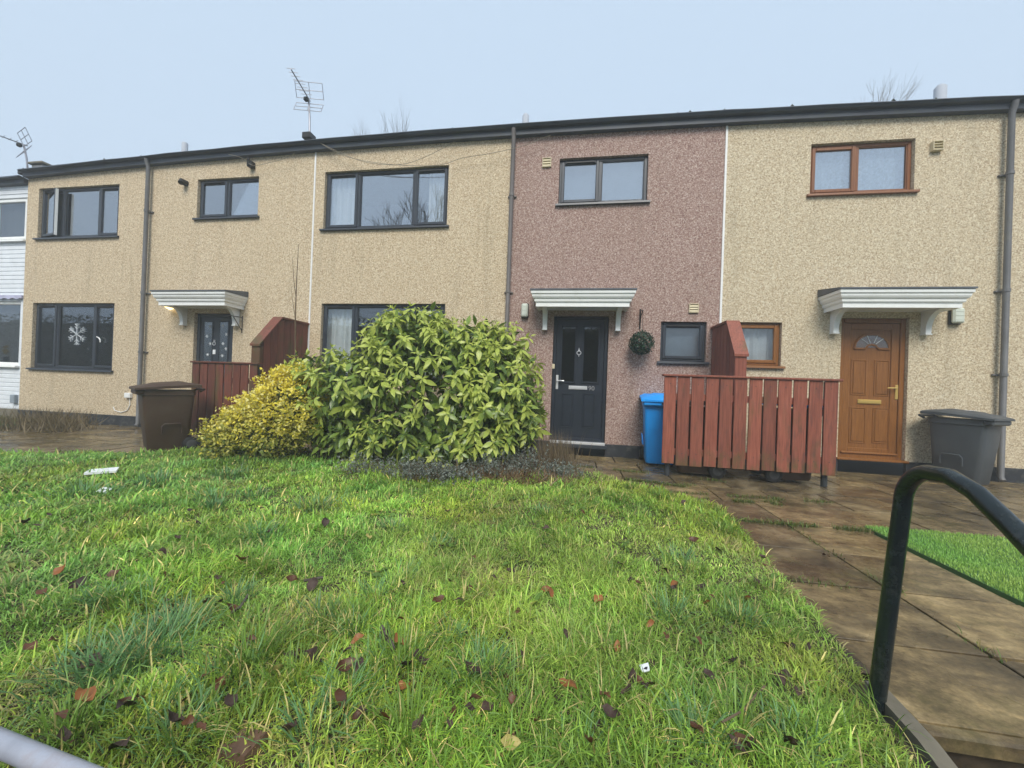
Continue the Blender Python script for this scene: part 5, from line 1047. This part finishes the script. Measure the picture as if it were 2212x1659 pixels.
slip([(330,1866),(458,1857),(470,1842),(352,1852)], .125, 'flat white board lying in the grass at the left', 'white_board', 'litter', .02)
c = G(395*.54861, 1925*.54861, .09); mb = MB(); mb.add([(c[0]-.07,c[1]-.02,.05),(c[0]+.0,c[1]-.03,.075),(c[0]+.08,c[1]-.01,.055),(c[0]+.05,c[1]+.05,.085),(c[0]-.01,c[1]+.03,.1),(c[0]-.08,c[1]+.04,.07)], [(0,1,4),(0,4,5),(1,2,3),(1,3,4)]); tag(mb.build('crumpled_paper', M['paper'], fixn=False), 'small crumpled white paper near the white board', 'litter')
lb = slip([(2517,2620),(2552,2610),(2560,2640),(2530,2648)], .095, 'small white printed label on a leaf in the grass', 'printed_label', 'litter', .003)
c = G(2541*.54861, 2628*.54861, .099); mb = MB(); mb.add([(c[0]-.008,c[1]-.006,.0975),(c[0]+.004,c[1]-.008,.0975),(c[0]+.002,c[1]+.006,.0975),(c[0]+.01,c[1]+.008,.0975)], [(0,1,2),(1,3,2)]); mb.build('print_mark', M['ink'], lb, fixn=False)
c = G(945*.54861, 3005*.54861, .03); mb = MB(); mb.add([(c[0]-.06,c[1]-.05,.0),(c[0]+.07,c[1]-.06,.0),(c[0]+.08,c[1]+.05,.0),(c[0]-.05,c[1]+.06,.0),(c[0]-.045,c[1]-.03,.085),(c[0]+.05,c[1]-.04,.095),(c[0]+.055,c[1]+.03,.1),(c[0]-.028,c[1]+.04,.09)], [(0,3,2,1),(4,5,6,7),(0,1,5,4),(1,2,6,5),(2,3,7,6),(3,0,4,7)]); tag(mb.build('stone', plain('brown_stone', (.11,.06,.035), .8, .3, 15, bscale=60)), 'brown stone in the grass at the bottom edge', 'stone')

# ---------------------------------------------------------------- bare trees in the mist and across the road
def bare_tree(base, h, spread, seed, label, levels=6, r0=.16, mat=None, rmin=.008, top=None):
    r = random.Random(seed); e = empty('bare_tree', base, label, 'tree', 'bare winter trees'); trunk = MB(); br = MB()
    def grow(p, d, ln, rad, lv):
        q = p + d*ln; m = (p+q)/2 + Vector((r.gauss(0,1), r.gauss(0,1), r.gauss(0,1)))*ln*.05
        (trunk if lv == levels else br).tube([p, m, q], [rad, rad*.85, rad*.68], 6 if lv > 3 else 4 if lv > 1 else 3, caps=False)
        if lv == 0: return
        for k in range(3 if lv > 1 else 4):
            ax = Vector((r.gauss(0,1), r.gauss(0,1), r.gauss(0,.6))).normalized(); nd_ = (d + ax*spread*r.uniform(.5,1.1) + Vector((0,0,.22))).normalized()
            grow(p + d*ln*r.uniform(.65,1.0), nd_, ln*r.uniform(.62,.82), max(rad*.56,rmin), lv-1)
    grow(Vector(base), Vector((r.gauss(0,.05), r.gauss(0,.05), 1)).normalized(), h*.27, r0, levels)
    if top:
        tu, tv = top[1]
        for _ in range(6):
            Q = (np.array(br.v)-CAM) @ ROT; U = PX_W/2+F_PX*Q[:,0]/-Q[:,2]; V_ = PX_H/2-F_PX*Q[:,1]/-Q[:,2]; k_ = int(np.argsort(V_)[int(len(V_)*.004)]); hv = br.v[k_]
            want = CAM + ray(tu, tv)*((hv[1]-CAM[1])/ray(tu, tv)[1]); kz = (want[2]-base[2])/(hv[2]-base[2])
            Mx = Matrix.Translation((want[0]-hv[0], 0, 0)) @ Matrix.Translation(base) @ Matrix.Diagonal((1,1,kz,1)) @ Matrix.Translation(-Vector(base)); trunk.xform(Mx); br.xform(Mx)
    trunk.build('trunk', mat or M['bark'], e, smooth=True, fixn=False); br.build('crown', mat or M['bark'], e, fixn=False); return e
for (u, v, y, sd, hh, lab) in ((830,243,26,3,None,'tallest misty bare tree behind the roof right of the aerial'),(768,270,27,5,None,'lower misty bare tree behind the roof beside the aerial'),(1880,168,36,8,None,'faint wide bare tree in the mist behind the right roof')):
    p = W(u, v, y); bare_tree((p[0], y, GZ), (p[2]-GZ)*.9, .46, sd, lab, rmin=.0075, top=(None,(u,v)))
bare_tree((-7.2,-11.0,GZ), 13.5, .6, 11, 'bare tree across the road, mirrored in the curtained upstairs window', r0=.18)
hd = empty('hedge', (0,-20,GZ), 'tall dark evergreen hedge across the road, mirrored in the lower windows', 'hedge'); mb = MB(); mb.box(-80, 34, -22.4, -20.2, GZ, 5.2, .3); mb.build('branches', M['hedge'], hd)
n = 40000; P = np.c_[rng.uniform(-80,34,n), rng.uniform(-20.5,-19.7,n), rng.uniform(GZ,5.8,n)]; tag(leaf_cloud(P, rng.normal(size=P.shape)+np.array([0,1,.6]), .22, .14, np.array([.02,.035,.012])*rng.uniform(.5,1.6,(n,1)), 'foliage', hd, M['tintleaf']), kind='stuff')

# ---------------------------------------------------------------- mist
hm = bpy.data.materials.new('mist'); hm.use_nodes = True; nt = hm.node_tree; nt.nodes.clear(); out = nt.nodes.new('ShaderNodeOutputMaterial'); pv = nt.nodes.new('ShaderNodeVolumePrincipled')
pv.inputs['Color'].default_value = (.9,.95,1,1); pv.inputs['Density'].default_value = HAZE_DENSITY; nt.links.new(pv.outputs[0], out.inputs['Volume'])
mb = MB(); mb.box(-85, 70, -45, 60, GZ-1.0, 30); tag(mb.build('haze', hm), 'thin pale mist hanging over the whole place', 'mist', kind='stuff')
print('objects', len(bpy.data.objects), 'tris', sum(len(o.data.polygons) for o in bpy.data.objects if o.type == 'MESH'))
